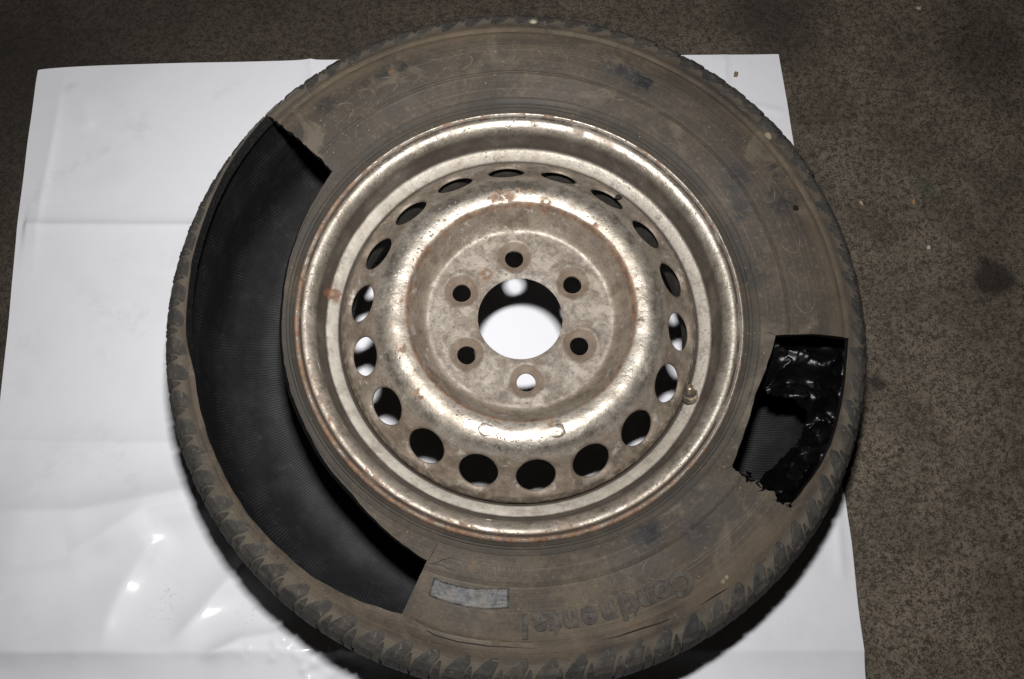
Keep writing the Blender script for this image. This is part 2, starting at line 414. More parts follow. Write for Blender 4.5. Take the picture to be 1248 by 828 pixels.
def m_disc():
    n = N('grimy_silver_disc_paint')
    r = n.radius()
    cone = n.band(r, 0.143, 0.190, 0.006)
    recess = n.band(r, 0.0935, 0.1125, 0.0015)
    hub = n.ramp(r, 0.088, 0.096, lo=1, hi=0)
    W0 = n.warped(45, 0.012)
    dirt = n.math('ADD', n.math('MULTIPLY', cone, 0.78), n.math('MULTIPLY', recess, 0.62))
    hubn = n.ramp(n.noise(30, 6, 0.75, vec=W0), 0.42, 0.60)
    dirt = n.math('ADD', dirt, n.math('MULTIPLY', hub, n.math('ADD', n.math('MULTIPLY', hubn, 0.42), 0.34)))
    # hand-wiped smears on the lower cone
    sm = n.maxm([n.streak(d, r0, r1, wd, W0) for d, r0, r1, wd in ((311, .150, .178, .004), (289.5, .150, .176, .004), (331, .15, .176, .005), (313.5, .155, .178, .0025))])
    dirt = n.math('ADD', dirt, n.math('MULTIPLY', sm, 0.5), clamp=True)
    c, metal, rough, h, W = rim_common(n, dirt)
    metal = n.math('MULTIPLY', metal, n.math('SUBTRACT', 1.0, n.math('MULTIPLY', hub, 0.8)))
    c = n.mix(n.math('MULTIPLY', hub, 0.62), c, (0.125, 0.102, 0.080))
    hg = n.noise(120, 5, 0.8, vec=n.vmath('ADD', W, (1, 6, 0)))
    c = n.mix(n.math('MULTIPLY', hub, n.ramp(hg, 0.50, 0.60, hi=0.6)), c, (0.075, 0.060, 0.046))
    c = n.mix(n.math('MULTIPLY', hub, n.ramp(hg, 0.36, 0.44, lo=0.45, hi=0)), c, (0.34, 0.30, 0.25))
    # chalky pale blotches on the hub face
    c = n.mix(n.math('MULTIPLY', hub, n.ramp(n.noise(42, 6, 0.7, vec=n.vmath('ADD', W, (3, 1, 0))), 0.50, 0.60, hi=0.6)), c, (0.33, 0.29, 0.24))
    c = n.mix(n.math('MULTIPLY', sm, 0.5), c, (0.085, 0.066, 0.05))
    nz = n.noise(48, 5, 0.7)
    ring = n.math('MULTIPLY', n.band(r, 0.1085, 0.1135, 0.0012), n.ramp(nz, 0.36, 0.56))
    spots = []
    for d, rr, rad in ((98, .117, .009), (104, .118, .006), (78, .113, .007), (128, .057, .007), (50, .114, .004), (176, .119, .006), (200, .122, .005), (355, .114, .005),
                       (92, .124, .003), (97, .1245, .003), (101, .124, .003), (87, .124, .002), (284, .118, .004), (222, .131, .006), (10, .113, .004), (150, .112, .004)):
        x, y = pol(d, rr); spots.append(n.spot(x, y, rad, n.warped(130, 0.009), 0.4))
    m = n.math('MULTIPLY', n.maxm(spots), n.ramp(n.noise(150, 4), 0.40, 0.56, hi=0.75))
    m = n.maxm([m, n.math('MULTIPLY', ring, 0.7)])
    # rings of brown round the stud holes
    sr = []
    for k in range(6):
        x, y = .065 * cos(1.66991 - k * pi / 3), .065 * sin(1.66991 - k * pi / 3)
        d = n.vmath('DISTANCE', n.vmath('MULTIPLY', n.P, (1, 1, 0)), (x, y, 0))
        sr.append(n.band(d, .008, .0165, .001))
    srm = n.maxm(sr)
    c = n.mix(n.math('MULTIPLY', srm, 0.6), c, (0.16, 0.115, 0.08)); metal = n.math('MULTIPLY', metal, n.math('SUBTRACT', 1.0, n.math('MULTIPLY', srm, .6)))
    c, metal, rough = rust_mix(n, c, metal, rough, m)
    x = n.math('MULTIPLY', n.band(r, 0.177, 0.186, 0.0012), n.ramp(n.noise(120), 0.36, 0.56))
    c = n.mix(n.math('MULTIPLY', x, 0.7), c, (0.045, 0.034, 0.026))
    n.bs(color=c, metal=metal, rough=rough, spec=0.4, normal=n.bump(h, 0.5, 0.0011))
    return n.m


def m_rim():
    n = N('rusty_silver_rim_paint')
    r = n.radius()
    W0 = n.warped(45, 0.012)
    sepx = n.t.nodes.new('ShaderNodeSeparateXYZ'); n.set(sepx.inputs[0], n.P)
    x, y, z = sepx.outputs
    groove = n.band(r, 0.1957, 0.2016, 0.0014)
    dirt = n.math('MULTIPLY', groove, 0.35)  # dulls the steep groove wall, partly painting its shade
    dirt = n.math('ADD', dirt, n.ramp(z, 0.160, 0.166, lo=0.7, hi=0.0), clamp=True)  # darkened below the ledge, painting shade into the gap behind the disc
    # the lower left of the flange is the dirtiest
    ll = n.ramp(n.math('ADD', n.math('MULTIPLY', x, -0.6), n.math('MULTIPLY', y, -1.0)), 0.0, 0.22)
    outer = n.ramp(r, 0.203, 0.212)
    dirt = n.math('ADD', dirt, n.math('MULTIPLY', n.math('MULTIPLY', outer, ll), n.ramp(n.noise(15, 5, 0.7, vec=W0), 0.34, 0.62, hi=0.6)), clamp=True)
    gp = n.maxm([n.streak(66 + k, .206, .2145, .012, n.warped(90, 0.006)) for k in (0,)] + [n.spot(*pol(73.5, .2105), .006, n.warped(90, .006))])
    dirt = n.math('ADD', dirt, n.math('MULTIPLY', gp, 0.5), clamp=True)
    c, metal, rough, h, W = rim_common(n, dirt)
    gm = n.math('MULTIPLY', n.band(r, 0.1950, 0.2020, 0.0012), n.ramp(n.noise(26, 4), .3, .6, lo=.55, hi=.85))
    c = n.mix(gm, c, (0.045, 0.036, 0.029))  # shade of the steep groove wall put into the colour
    cr = n.band(r, .1945, .1972, .0009)
    c = n.mix(n.math('MULTIPLY', cr, .6), c, (0.03, 0.022, 0.017)); metal = n.math('MULTIPLY', metal, n.math('SUBTRACT', 1.0, cr)); metal = n.math('MULTIPLY', metal, n.math('SUBTRACT', 1.0, n.math('MULTIPLY', gm, .6)))  # painted crease shade where the groove wall meets the ledge
    # bead-seat ledge still carries pale chalky paint
    ledge = n.math('MULTIPLY', n.band(r, 0.1840, 0.1950, 0.0012), n.ramp(z, 0.161, 0.166))
    c = n.mix(n.math('MULTIPLY', ledge, n.math('MULTIPLY', n.ramp(n.noise(40, 5, 0.7), 0.38, 0.58, lo=0.85, hi=0.15), n.ramp(n.math('ADD', n.math('MULTIPLY', x, -1.0), n.math('MULTIPLY', y, -0.8)), -0.12, 0.14, lo=0.35, hi=1.0))), c, (0.60, 0.565, 0.49))
    metal = n.math('MULTIPLY', metal, n.math('SUBTRACT', 1.0, n.math('MULTIPLY', ledge, 0.6)))
    nz = n.noise(55, 6, 0.75, vec=W)
    side = n.ramp(n.math('ADD', n.math('MULTIPLY', x, -1.0), n.math('MULTIPLY', y, -0.9)), -0.12, 0.2)
    lip = n.math('MULTIPLY', n.ramp(r, 0.2135, 0.2165), n.ramp(n.math('ADD', n.noise(90, 6, 0.75, vec=W), n.math('MULTIPLY', side, 0.11)), 0.50, 0.60, hi=0.9))
    fl = n.math('MULTIPLY', n.ramp(r, 0.202, 0.214), n.ramp(n.math('ADD', nz, n.math('MULTIPLY', ll, 0.14)), 0.64, 0.72, hi=.8))
    well = n.math('MULTIPLY', n.band(r, .183, .199, .002), n.ramp(nz, 0.66, 0.74, hi=0.8))
    sp = n.spot(*pol(172, .192), .007, n.warped(130, 0.012), 0.3)
    c, metal, rough = rust_mix(n, c, metal, rough, n.maxm([lip, fl, well, sp]), 0.85)
    edge = n.math('MULTIPLY', n.band(r, 0.178, 0.1846, 0.0008), n.ramp(z, .14, .15))
    c = n.mix(n.math('MULTIPLY', edge, 0.85), c, (0.05, 0.038, 0.028)); metal = n.math('MULTIPLY', metal, n.math('SUBTRACT', 1.0, edge))  # dark line painted as the shaded gap between disc edge and barrel
    dk = n.math('MULTIPLY', n.band(r, 0.2148, 0.2172, 0.0007), n.ramp(n.noise(30), 0.3, 0.5, lo=0.5, hi=1.0))
    c = n.mix(dk, c, (0.035, 0.024, 0.017)); metal = n.math('MULTIPLY', metal, n.math('SUBTRACT', 1.0, dk))
    n.bs(color=c, metal=metal, rough=rough, spec=0.4, normal=n.bump(h, 0.5, 0.0011))
    return n.m


def m_bag():
    n = N('glossy_black_film')
    h = n.noise(60, 3, 0.5, dist=1.5)
    n.bs(color=(0.0025, 0.0025, 0.0027), rough=0.32, spec=0.22, coat=0.0, normal=n.bump(h, 0.30, 0.003))
    return n.m


def m_residue():
    n = N('label_glue_residue')
    s = n.noise(70, 5, 0.7, dist=2.0)
    c = n.mix(n.ramp(s, 0.42, 0.6), (0.014, 0.014, 0.015), (0.040, 0.041, 0.044))
    c = n.mix(n.ramp(n.noise(45, 5, 0.7), 0.45, 0.60, hi=0.8), c, (0.080, 0.070, 0.057))
    n.bs(color=c, rough=0.5, spec=0.4, coat=0.0, normal=n.bump(n.noise(110, 4, 0.6, dist=1.5), 0.5, 0.0015))
    return n.m


M_FLOOR, M_SHEET, M_SIDE, M_LINER, M_CUT = m_floor(), m_sheet(), m_sidewall(), m_liner(), m_cut()
M_BLOCK, M_DISC, M_RIM, M_BAG, M_RES = m_block(), m_disc(), m_rim(), m_bag(), m_residue()
M_LETTER = m_plain('embossed_rubber', (0.052, 0.044, 0.036), 0.75, var=0.35, sc=120)
M_LETTER2 = m_plain('dusty_embossed_rubber', (0.098, 0.080, 0.060), 0.8, var=0.3, sc=120)
M_BLACK = m_plain('slit_shade', (0.008, 0.007, 0.006), 0.9)  # near-black that stands for the shade inside slits and cracks
M_VALVE = m_plain('tarnished_valve_metal', (0.30, 0.245, 0.18), 0.42, metal=0.7, var=0.45, sc=220)
M_VALVEB = m_plain('valve_rubber', (0.05, 0.043, 0.035), 0.7)
M_WELD = m_plain('rusty_weld_metal', (0.42, 0.36, 0.28), 0.45, metal=0.6, var=0.5, sc=260, bump=0.9)

# ------------------------------------------------------------------ floor
fl = mesh_obj('floor', [(-4, -4, -0.004), (4, -4, -0.004), (4, 4, -0.004), (-4, 4, -0.004)], [(0, 1, 2, 3)], M_FLOOR, smooth=False)
tag(fl, 'dark brown stained concrete workshop floor', kind='structure')

# ------------------------------------------------------------------ white plastic sheet
SL = [(-0.60, -0.60), (-0.571, -0.34), (-0.607, -0.105), (-0.613, -0.071), (-0.6275, 0.169), (-0.634, 0.388)]
SRR = [(0.40, -0.60), (0.387, -0.358), (0.385, -0.281), (0.384, -0.209), (0.381, -0.158), (0.372, -0.120), (0.366, 0.05), (0.354, 0.29), (0.348, 0.358), (0.342, 0.4225)]
SL2 = [(y, x) for x, y in SL]; SR2 = [(y, x) for x, y in SRR]


def ridge(x, y, pts, H, wl, wr, pw=1.6, ta=0.18):
    """height of a creased ridge along a polyline; widths left and right of travel differ"""
    best = 1e9; sd = 0; tt = 0
    n = len(pts) - 1
    for i in range(n):
        ax, ay = pts[i]; bx, by = pts[i + 1]
        dx, dy = bx - ax, by - ay; L2 = dx * dx + dy * dy
        t = min(1, max(0, ((x - ax) * dx + (y - ay) * dy) / L2))
        ex, ey = x - ax - t * dx, y - ay - t * dy
        d = hypot(ex, ey)
        if d < best: best = d; sd = dx * ey - dy * ex; tt = (i + t) / n
    wv = wl if sd > 0 else wr
    if best > 4 * wv: return 0.0
    e = min(1, tt / ta) * min(1, (1 - tt) / ta)
    e = e * e * (3 - 2 * e)
    return H * exp(-(best / wv) ** pw) * e


RIDGES = [
    ([(-0.452, -0.345), (-0.446, -0.30), (-0.436, -0.262), (-0.415, -0.225), (-0.388, -0.203)], 0.0082, 0.026, 0.0165, 1.5, 0.28),
    ([(-0.345, -0.345), (-0.30, -0.322), (-0.262, -0.316), (-0.243, -0.325)], 0.0065, 0.008, 0.012, 1.3),
    ([(-0.38, -0.335), (-0.33, -0.27), (-0.29, -0.225), (-0.25, -0.20)], 0.0085, 0.016, 0.018, 1.3),
    ([(-0.62, -0.19), (-0.50, -0.185), (-0.40, -0.165), (-0.27, -0.14)], 0.0105, 0.022, 0.030, 1.3),
    ([(-0.62, -0.255), (-0.5, -0.235), (-0.42, -0.18), (-0.34, -0.165)], 0.0085, 0.025, 0.02, 1.3),
    ([(-0.48, -0.23), (-0.40, -0.19), (-0.30, -0.175)], 0.003, 0.010, 0.014),
    ([(-0.62, 0.169), (-0.5, 0.170), (-0.2, 0.172)], 0.0050, 0.007, 0.016, .85, .02),
    ([(-0.62, -0.104), (-0.5, -0.107), (-0.2, -0.103)], 0.0055, 0.018, 0.008, .85, .02),
    ([(-0.60, 0.40), (-0.598, 0.30), (-0.602, 0.20), (-0.598, 0.08)], 0.0030, 0.006, 0.02, 1.0, .4),
    ([(-0.59, 0.37), (-0.57, 0.34), (-0.55, 0.30)], 0.0015, 0.008, 0.012),
    ([(-0.281, 0.43), (-0.272, 0.39), (-0.268, 0.30), (-0.265, 0.2)], 0.0040, 0.006, 0.010, 1.0),
    ([(0.272, 0.43), (0.270, 0.37), (0.268, 0.30)], 0.0024, 0.004, 0.008, 1.0),
    ([(0.27, 0.35), (0.31, 0.345), (0.35, 0.335)], 0.0012, 0.004, 0.006),
    ([(0.366, -0.10), (0.370, -0.18), (0.37, -0.26)], 0.0022, 0.006, 0.008),
]
BLIPS = [(random.uniform(-0.235, -0.165), random.uniform(-0.375, -0.325), random.uniform(.003, .007), random.uniform(.0012, .003)) for _ in range(26)]
BLIPS += [(random.uniform(-0.30, -0.20), random.uniform(-0.345, -0.31), random.uniform(.002, .004), random.uniform(.001, .002)) for _ in range(10)]


def sheet_h(x, y):
    h = 0.0012 + 0.0007 * noise.noise(Vector((x * 7, y * 7, 0)))
    low = min(1, max(0, (-0.08 - y) / 0.12)); left = min(1, max(0, (-0.12 - x) / 0.12))
    h += low * left * (0.009 + 0.017 * noise.noise(Vector((x * 4 + 3, y * 11, 2))) + 0.0012 * noise.noise(Vector((x * 22, y * 26, 5))))
    for q in RIDGES:
        h += ridge(x, y, *q)
    # bottom fold: the film rises to a crease at y = -0.33 and drops away beyond it
    fy = -0.327 - 0.018 * (0.4 - x) * (x < 0.4) * 0.6
    d = y - fy
    h += (0.0060 if x > 0 else 0.0095) * (exp(-(d / 0.05)) if d > 0 else max(0, 1 + d / 0.040) ** 2.4)
    if y < -0.3 and x < -0.1:
        for bx, by, rr, hh in BLIPS:
            q = (x - bx) ** 2 + (y - by) ** 2
            if q < 9 * rr * rr: h += hh * exp(-q / rr / rr)
    if hypot(x, y) < 0.31 and hypot(x, y) > 0.24: h = min(h, 0.003)
    return max(h, 0.0)


def spread(x, y):
    """the sheet does not lie quite square: stretch it a little"""
    t = (1, x, y, x * y, y * y, x * x)
    return (sum(a * b for a, b in zip([0.00021, 1.00479, 0.0225, 0.02897, 0.00062, -0.00639], t)),
            sum(a * b for a, b in zip([0.01348, -0.02419, 1.01624, -0.00716, 0.02944, 0.00016], t)))


def build_sheet():
    nx, ny = 340, 330
    V = []
    for j in range(ny + 1):
        b = j / ny; y = -0.60 + 1.01 * b
        xl = np.interp(y, [a for a, _ in SL2], [b_ for _, b_ in SL2]); xr = np.interp(y, [a for a, _ in SR2], [b_ for _, b_ in SR2])
        for i in range(nx + 1):
            a = i / nx
            x = xl + (xr - xl) * a
            yy = y + b ** 6 * ((0.388 + (0.4225 - 0.388) * min(1, (a * 1.0) ** 0.62)) - 0.41) + 0.0012 * noise.noise(Vector((x * 9, 0, y * 2)))
            xx = x + 0.0010 * noise.noise(Vector((0, y * 12, 3)))
            V.append((*spread(xx, yy), sheet_h(xx, yy)))
    F = [(j * (nx + 1) + i, j * (nx + 1) + i + 1, (j + 1) * (nx + 1) + i + 1, (j + 1) * (nx + 1) + i) for j in range(ny) for i in range(nx)]
    # film thickness: a hem folded down all round
    n0 = len(V)
    ring = [i for i in range(nx + 1)] + [j * (nx + 1) + nx for j in range(1, ny + 1)] + [ny * (nx + 1) + i for i in range(nx - 1, -1, -1)] + [j * (nx + 1) for j in range(ny - 1, 0, -1)]
    for k in ring:
        v = V[k]; V.append((v[0], v[1], -0.0035))
    m = len(ring)
    for k in range(m):
        F.append((ring[(k + 1) % m], ring[k], n0 + k, n0 + (k + 1) % m))
    o = mesh_obj('plastic_sheet', V, F, M_SHEET, angle=60)
    tag(o, 'creased glossy white plastic sheet lying on the floor under the wheel', 'plastic sheet')


build_sheet()

# ------------------------------------------------------------------ the wheel
RX, RY = 0.0237, -0.0361
wheel = bpy.data.objects.new('van_wheel', None)
COL.objects.link(wheel)
rot = Matrix.Rotation(-RY, 4, 'Y') @ Matrix.Rotation(RX, 4, 'X') @ Matrix.Rotation(-0.0199, 4, 'Z')
cc = Vector((0, 0, 0.115))
wheel.matrix_world = Matrix.Translation(cc - (rot.to_3x3() @ cc) + Vector((0, 0, 0.015))) @ rot
tag(wheel, 'worn van wheel lying flat with rusty silver rim and a cut open dusty tyre', 'wheel')

# ---- tyre
PR = Profile([(.2075, .176), (.2085, .190), (.2140, .1985), (.2205, .2025), (.2255, .2095), (.2305, .2125), (.240, .2165), (.262, .2215), (.285, .2225), (.305, .2195),
              (.322, .2138), (.335, .2075), (.3430, .2000), (.3480, .189), (.3504, .175), (.3512, .155), (.3514, .115), (.3504, .085), (.3470, .062), (.340, .047),
              (.330, .038), (.318, .029), (.303, .0180), (.285, .0105), (.262, .0095), (.240, .0135), (.226, .019), (.2205, .0275), (.2085, .039), (.2075, .054)], 10)
RM = lambda r: float(np.interp(r, [.23, .30, .3125, .32, .3285, .3365, .347], [.2285, .2985, .3095, .316, .3225, .3295, .3415]))
S_TOP = PR.s[np.argmin(abs(PR.c[:, 1] - .150) + 9 * (PR.s > PR.L * .6))]
S_MID = PR.L / 2
s_r = lambda r: float(PR.s_of_r(r, S_TOP + 0.005))

LIN = [(142, .2417), (150.7, .2384), (159.9, .2366), (168.6, .2352), (178.9, .2334), (191.1, .2342), (201.3, .2352), (209.9, .2350), (220.2, .2374),
       (229.6, .2391), (240.1, .2468), (250.5, .2552), (256, .2500), (318, .2475), (323.5, .2495), (330.5, .2438), (340.6, .2402), (348, .2450), (355.5, .2505), (2, .2500), (90, .245), (135, .2425)]
LOUT = [(142, .3470), (151.7, .3430), (158.6, .3400), (166.7, .3360), (175.9, .3325), (184.8, .3290), (192.5, .3220), (201.3, .3223), (209.8, .3219), (217.8, .3225),
        (225.2, .3205), (233.5, .3185), (242.7, .3125), (250.5, .3068), (256, .312), (318, .316), (323.5, .3160), (332.7, .3250), (339.1, .3275), (348, .3268), (355.5, .3285), (5, .325), (60, .325), (120, .33), (138, .342)]
RING = [(0, .323), (13, .321), (32, .319), (62, .3170), (90, .3170), (102, .3175), (141, .3243), (200, .32), (250, .3085), (256, .3126), (272, .3143), (293, .3193), (308, .3282), (325, .3355), (345, .33)]
LIN = [(a, RM(b)) for a, b in LIN]; LOUT = [(a, RM(b)) for a, b in LOUT]; RING = [(a, RM(b)) for a, b in RING]
NT = 720
NA, NB, NC, ND, NE = 12, 34, 18, 16, 14
S_T2 = PR.L - S_TOP
CUTS = [(284, 501), (647, 711)]          # columns (half degrees) bounding the two windows


def lerp_edge(i):
    """warp of the angle (deg) for grid column i at radius r, so that window edges follow the knife cuts"""
    pass


EDGES = {284: lambda r, k: np.interp(r, [.24, .347], [0.9, -0.75]) + 0.34 * noise.noise(Vector((r * 260, 1, k))) + 0.24 * noise.noise(Vector((r * 700, 2, k))),
         501: lambda r, k: np.interp(r, [.255, .307], [0.2, -0.6]) + 0.05 * noise.noise(Vector((r * 300, 5, k))),
         711: lambda r, k: np.interp(r, [.25, .285, .328], [-0.5, 0.3, 0.65]) + 0.05 * noise.noise(Vector((r * 300, 7, k))),
         647: lambda r, k: np.interp(r, [.249, .262, .268, .274, .284, .292, .300, .304, .315], [-.9, -1.1, -1.9, -.2, -1.0, -.1, -1.2, -.6, .5]) + 0.55 * noise.noise(Vector((r * 420, 9, k)))}

THK = lambda s: float(np.interp(s, [0, .03, .055, .10, S_TOP, S_MID, S_T2, PR.L - .10, PR.L - .05, PR.L], [.010, .011, .0080, .0068, .0115, .015, .014, .009, .0085, .010]))


def relief(r, d):
    if not .226 < r < .334: return 0.0
    f = min(1, (r - .226) / .004, (.334 - r) / .006)
    disp = 0.0011 * noise.noise(Vector((r * 20, sin(radians(d)) * 6, cos(radians(d)) * 6)))
    q = (r - pint(d, RING)) / 0.0022
    disp += -0.0013 * exp(-q * q) + 0.0009 * exp(-(q - 2.0) ** 2)
    disp += 0.0006 * exp(-((r - .2590) / .0016) ** 2) + 0.0006 * exp(-((r - .2345) / .0016) ** 2)
    return disp * f


def build_tyre():
    cols = NA + NB + NC + ND + NE + 1
    O = np.zeros((NT, cols, 3)); I = np.zeros((NT, cols, 3)); UVv = np.zeros((NT, cols, 2))
    for i in range(NT):
        deg = i * 0.5
        si, so = s_r(pint(deg, LIN)) + .0007 * noise.noise(Vector((i * .21, 0, 0))), s_r(pint(deg, LOUT)) + .0008 * noise.noise(Vector((i * .17, 5, 0)))
        ss = np.r_[np.linspace(0, si, NA + 1)[:-1], np.linspace(si, so, NB + 1)[:-1], np.linspace(so, S_TOP, NC + 1)[:-1],
                   np.linspace(S_TOP, S_T2, ND + 1)[:-1], np.linspace(S_T2, PR.L, NE + 1)]
        rr, zz = PR.at(ss); nr, nz = PR.nrm(ss)
        rring = pint(deg, RING)
        for j, s in enumerate(ss):
            r, z = rr[j], zz[j]
            d = deg
            if s < S_TOP:
                for e, f in EDGES.items():
                    dist = abs(((i - e + 360) % 720) - 360)
                    if dist < 14: d += f(r, 0.5) * (1 - dist / 14.0)
            disp = relief(r, d) if s < S_TOP else 0.0
            x, y = r + nr[j] * disp, z + nz[j] * disp
            t = THK(s)
            xi, yi = r - nr[j] * t, z - nz[j] * t
            jj = j - (NA + NB)
            if -5 < jj < 6:         # the knife was held at a slant: undercut edge on the lower left and right
                k = max(0, min(1, (deg - 186) / 16)) * (deg < 300) * .0055 + (deg > 300) * .0022
                xi += k * (1 - abs(jj) / 6)
            if j in (NA, NA + NB) : xi += 0.0004 * noise.noise(Vector((i * .9, j, 0)))
            c, sn = cos(radians(d)), sin(radians(d))
            O[i, j] = (x * c, x * sn, y); I[i, j] = (xi * c, xi * sn, yi); UVv[i, j] = (d / 360.0, s)
    V = np.vstack([O.reshape(-1, 3), I.reshape(-1, 3)]); UV = np.vstack([UVv.reshape(-1, 2)] * 2)
    off = NT * cols
    F, FM = [], []
    inwin = lambda i, j: any(a <= i < b for a, b in CUTS) and NA <= j < NA + NB
    id_ = lambda i, j: (i % NT) * cols + j
    for i in range(NT):
        for j in range(cols - 1):
            if inwin(i, j):
                continue
            a, b, c, d = id_(i, j), id_(i + 1, j), id_(i + 1, j + 1), id_(i, j + 1)
            F.append((a, d, c, b)); FM.append(0)
            F.append((a + off, b + off, c + off, d + off)); FM.append(1)
            if inwin((i - 1) % NT, j): F.append((a, a + off, d + off, d)); FM.append(2)
            if inwin((i + 1) % NT, j): F.append((b, c, c + off, b + off)); FM.append(2)
            if j + 1 < cols - 1 and inwin(i, j + 1): F.append((c, d, d + off, c + off)); FM.append(2)
            if j > 0 and inwin(i, j - 1): F.append((a, b, b + off, a + off)); FM.append(2)
        a, b = id_(i, 0), id_(i + 1, 0); F.append((a, b, b + off, a + off)); FM.append(2)
        a, b = id_(i, cols - 1), id_(i + 1, cols - 1); F.append((b, a, a + off, b + off)); FM.append(2)
    # UV seam: shift the wrap column through a separate loop pass
    me_uv = UV
    o = mesh_obj('tyre', V, F, [M_SIDE, M_LINER, M_CUT], wheel, angle=40, uvs=me_uv, fm=FM)
    me = o.data
    uvl = me.uv_layers[0].data
    for p in me.polygons:
        us = [uvl[k].uv[0] for k in p.loop_indices]
        if max(us) - min(us) > 0.5:
            for k in p.loop_indices:
                if uvl[k].uv[0] < 0.5: uvl[k].uv[0] += 1.0
    return o


tyre = build_tyre()

# ---- tread blocks (shoulder row): two shapes repeated 66 times round the tyre
NP = 78
PITCH = 2 * pi / NP
S_B, S_E = s_r(.3235), s_r(.3485) + 0.020


def block_mesh(name, rows, hmax, seed, clip=None):
    """rows = (v, u0, u1); v runs from the sidewall over the shoulder, u round the tyre"""
    rnd = random.Random(seed)
    if clip is not None:         # blocks beside the big window are sliced off by the knife cut
        vc = (clip - S_B) / (S_E - S_B)
        if vc > rows[0][0]:
            vs = [a for a, _, _ in rows]
            rows = [(vc, float(np.interp(vc, vs, [b for _, b, _ in rows])), float(np.interp(vc, vs, [c for _, _, c in rows])))] + [t for t in rows if t[0] > vc + .03]
    V, F = [], []
    top, bot = [], []
    for q, (v, u0, u1) in enumerate(rows):
        if 0 < q: u0 += rnd.uniform(-.012, .012); u1 += rnd.uniform(-.012, .012)
        s = S_B + v * (S_E - S_B)
        r, z = PR.at(s); a, b = PR.nrm(s)
        h = hmax * min(1, 0.30 + v * 0.9) + rnd.uniform(-.0001, .0001)
        rt, rb = [], []
        for k, f in enumerate((0, .16, .5, .84, 1)):
            u = u0 + (u1 - u0) * f
            hh = h - (.0004 if k == 2 and 0 < q < len(rows) - 1 else 0) - (.0003 if k in (0, 4) else 0)
            th = u * PITCH
            rt.append(len(V)); V.append(((r + a * hh) * cos(th), (r + a * hh) * sin(th), z + b * hh))
            if k in (0, 4):
                th = (u + (-.012 if k == 0 else .012)) * PITCH
                rb.append(len(V)); V.append(((r - a * .0015) * cos(th), (r - a * .0015) * sin(th), z - b * .0015))
        top.append(rt); bot.append(rb)
    for i in range(len(rows) - 1):
        for k in range(4):
            F.append((top[i][k], top[i][k + 1], top[i + 1][k + 1], top[i + 1][k])[::-1])
        F.append((top[i][0], top[i + 1][0], bot[i + 1][0], bot[i][0])[::-1])
        F.append((top[i + 1][4], top[i][4], bot[i][1], bot[i + 1][1])[::-1])
    F.append(tuple(top[0]) + tuple(bot[0][::-1])); F.append(tuple(top[-1][::-1]) + tuple(bot[-1]))
    me = bpy.data.meshes.new(name)
    me.from_pydata(V, [], F); me.materials.append(M_BLOCK)
    bm = bmesh.new(); bm.from_mesh(me); bmesh.ops.recalc_face_normals(bm, faces=bm.faces); bm.to_mesh(me); bm.free()
    me.shade_smooth(); me.set_sharp_from_angle(angle=radians(9))
    return me


HB = (.0026, .0055)          # the blocks at the upper right are less worn
ROWS_A = [(0, .60, .80), (.12, .28, .84), (.27, .07, .68), (.42, 0, .60), (.7, 0, .60), (1, 0, .60)]
ROWS_B = [(.17, .88, .94), (.32, .72, .95), (.6, .68, .93), (1, .68, .93)]
BA = [block_mesh('tread_block', ROWS_A, HB[k // 4], k) for k in range(8)]
BB = [block_mesh('tread_block', ROWS_B, HB[k // 4], 9 + k) for k in range(8)]
for k in range(NP):
    n4 = 4 if 25 <= k * 360 / NP <= 68 else 0
    a0 = degrees(k * PITCH); edge = max(pint(a0 + q, LOUT) for q in (0, 1.5, 3, 4.5, 5.5))
    pair = [BA[n4 + random.randrange(4)], BB[n4 + random.randrange(4)]]
    if 138 < a0 + 5.5 and a0 < 252 and s_r(edge) > S_B - .002:
        pair = [block_mesh('tread_block', rw, HB[0], 40 + k, s_r(edge) + .0015) for rw in (ROWS_A, ROWS_B)]
    for me in pair:
        o = bpy.data.objects.new('tread_block', me)
        COL.objects.link(o); o.parent = tyre
        o.rotation_euler = (0, 0, k * PITCH + random.uniform(-.003, .003))


def tread_centre():
    V, F = [], []
    rows = [(S_E + .004, S_MID - .022), (S_MID - .017, S_MID + .017), (S_MID + .022, PR.L - S_E - .004), (PR.L - S_E, PR.L - s_r(.330))]
    for q, (a, b) in enumerate(rows):
        for k in range(NP * 2):
            for part in (0,):
                n0 = len(V); t0 = (k + .06 + .25 * (q % 2)) * PITCH / 2; t1 = t0 + .84 * PITCH / 2
                ss = np.linspace(a, b, 5)
                for s in ss:
                    r, z = PR.at(s); nr, nz = PR.nrm(s)
                    for th in (t0, t1):
                        for hh in (.0026, -.0015):
                            V.append(((r + nr * hh) * cos(th), (r + nr * hh) * sin(th), z + nz * hh))
                for m in range(4):
                    p = n0 + m * 4
                    F += [(p, p + 4, p + 6, p + 2), (p, p + 1, p + 5, p + 4), (p + 2, p + 6, p + 7, p + 3)]
                F += [(n0, n0 + 2, n0 + 3, n0 + 1), (n0 + 16, n0 + 17, n0 + 19, n0 + 18)]
    o = mesh_obj('tread_pattern', V, F, M_BLOCK, tyre, smooth=False)
    tag(o, 'rows of tread blocks round the middle of the tyre', kind='stuff')


tread_centre()


# ---- writing and moulded marks on the sidewall
def surf(deg, r, h=0.0):
    s = s_r(r)
    rr, z = PR.at(s); a, b = PR.nrm(s)
    h = h + relief(rr, deg % 360)
    R = rr + a * h
    return (R * cos(radians(deg)), R * sin(radians(deg)), z + b * h)


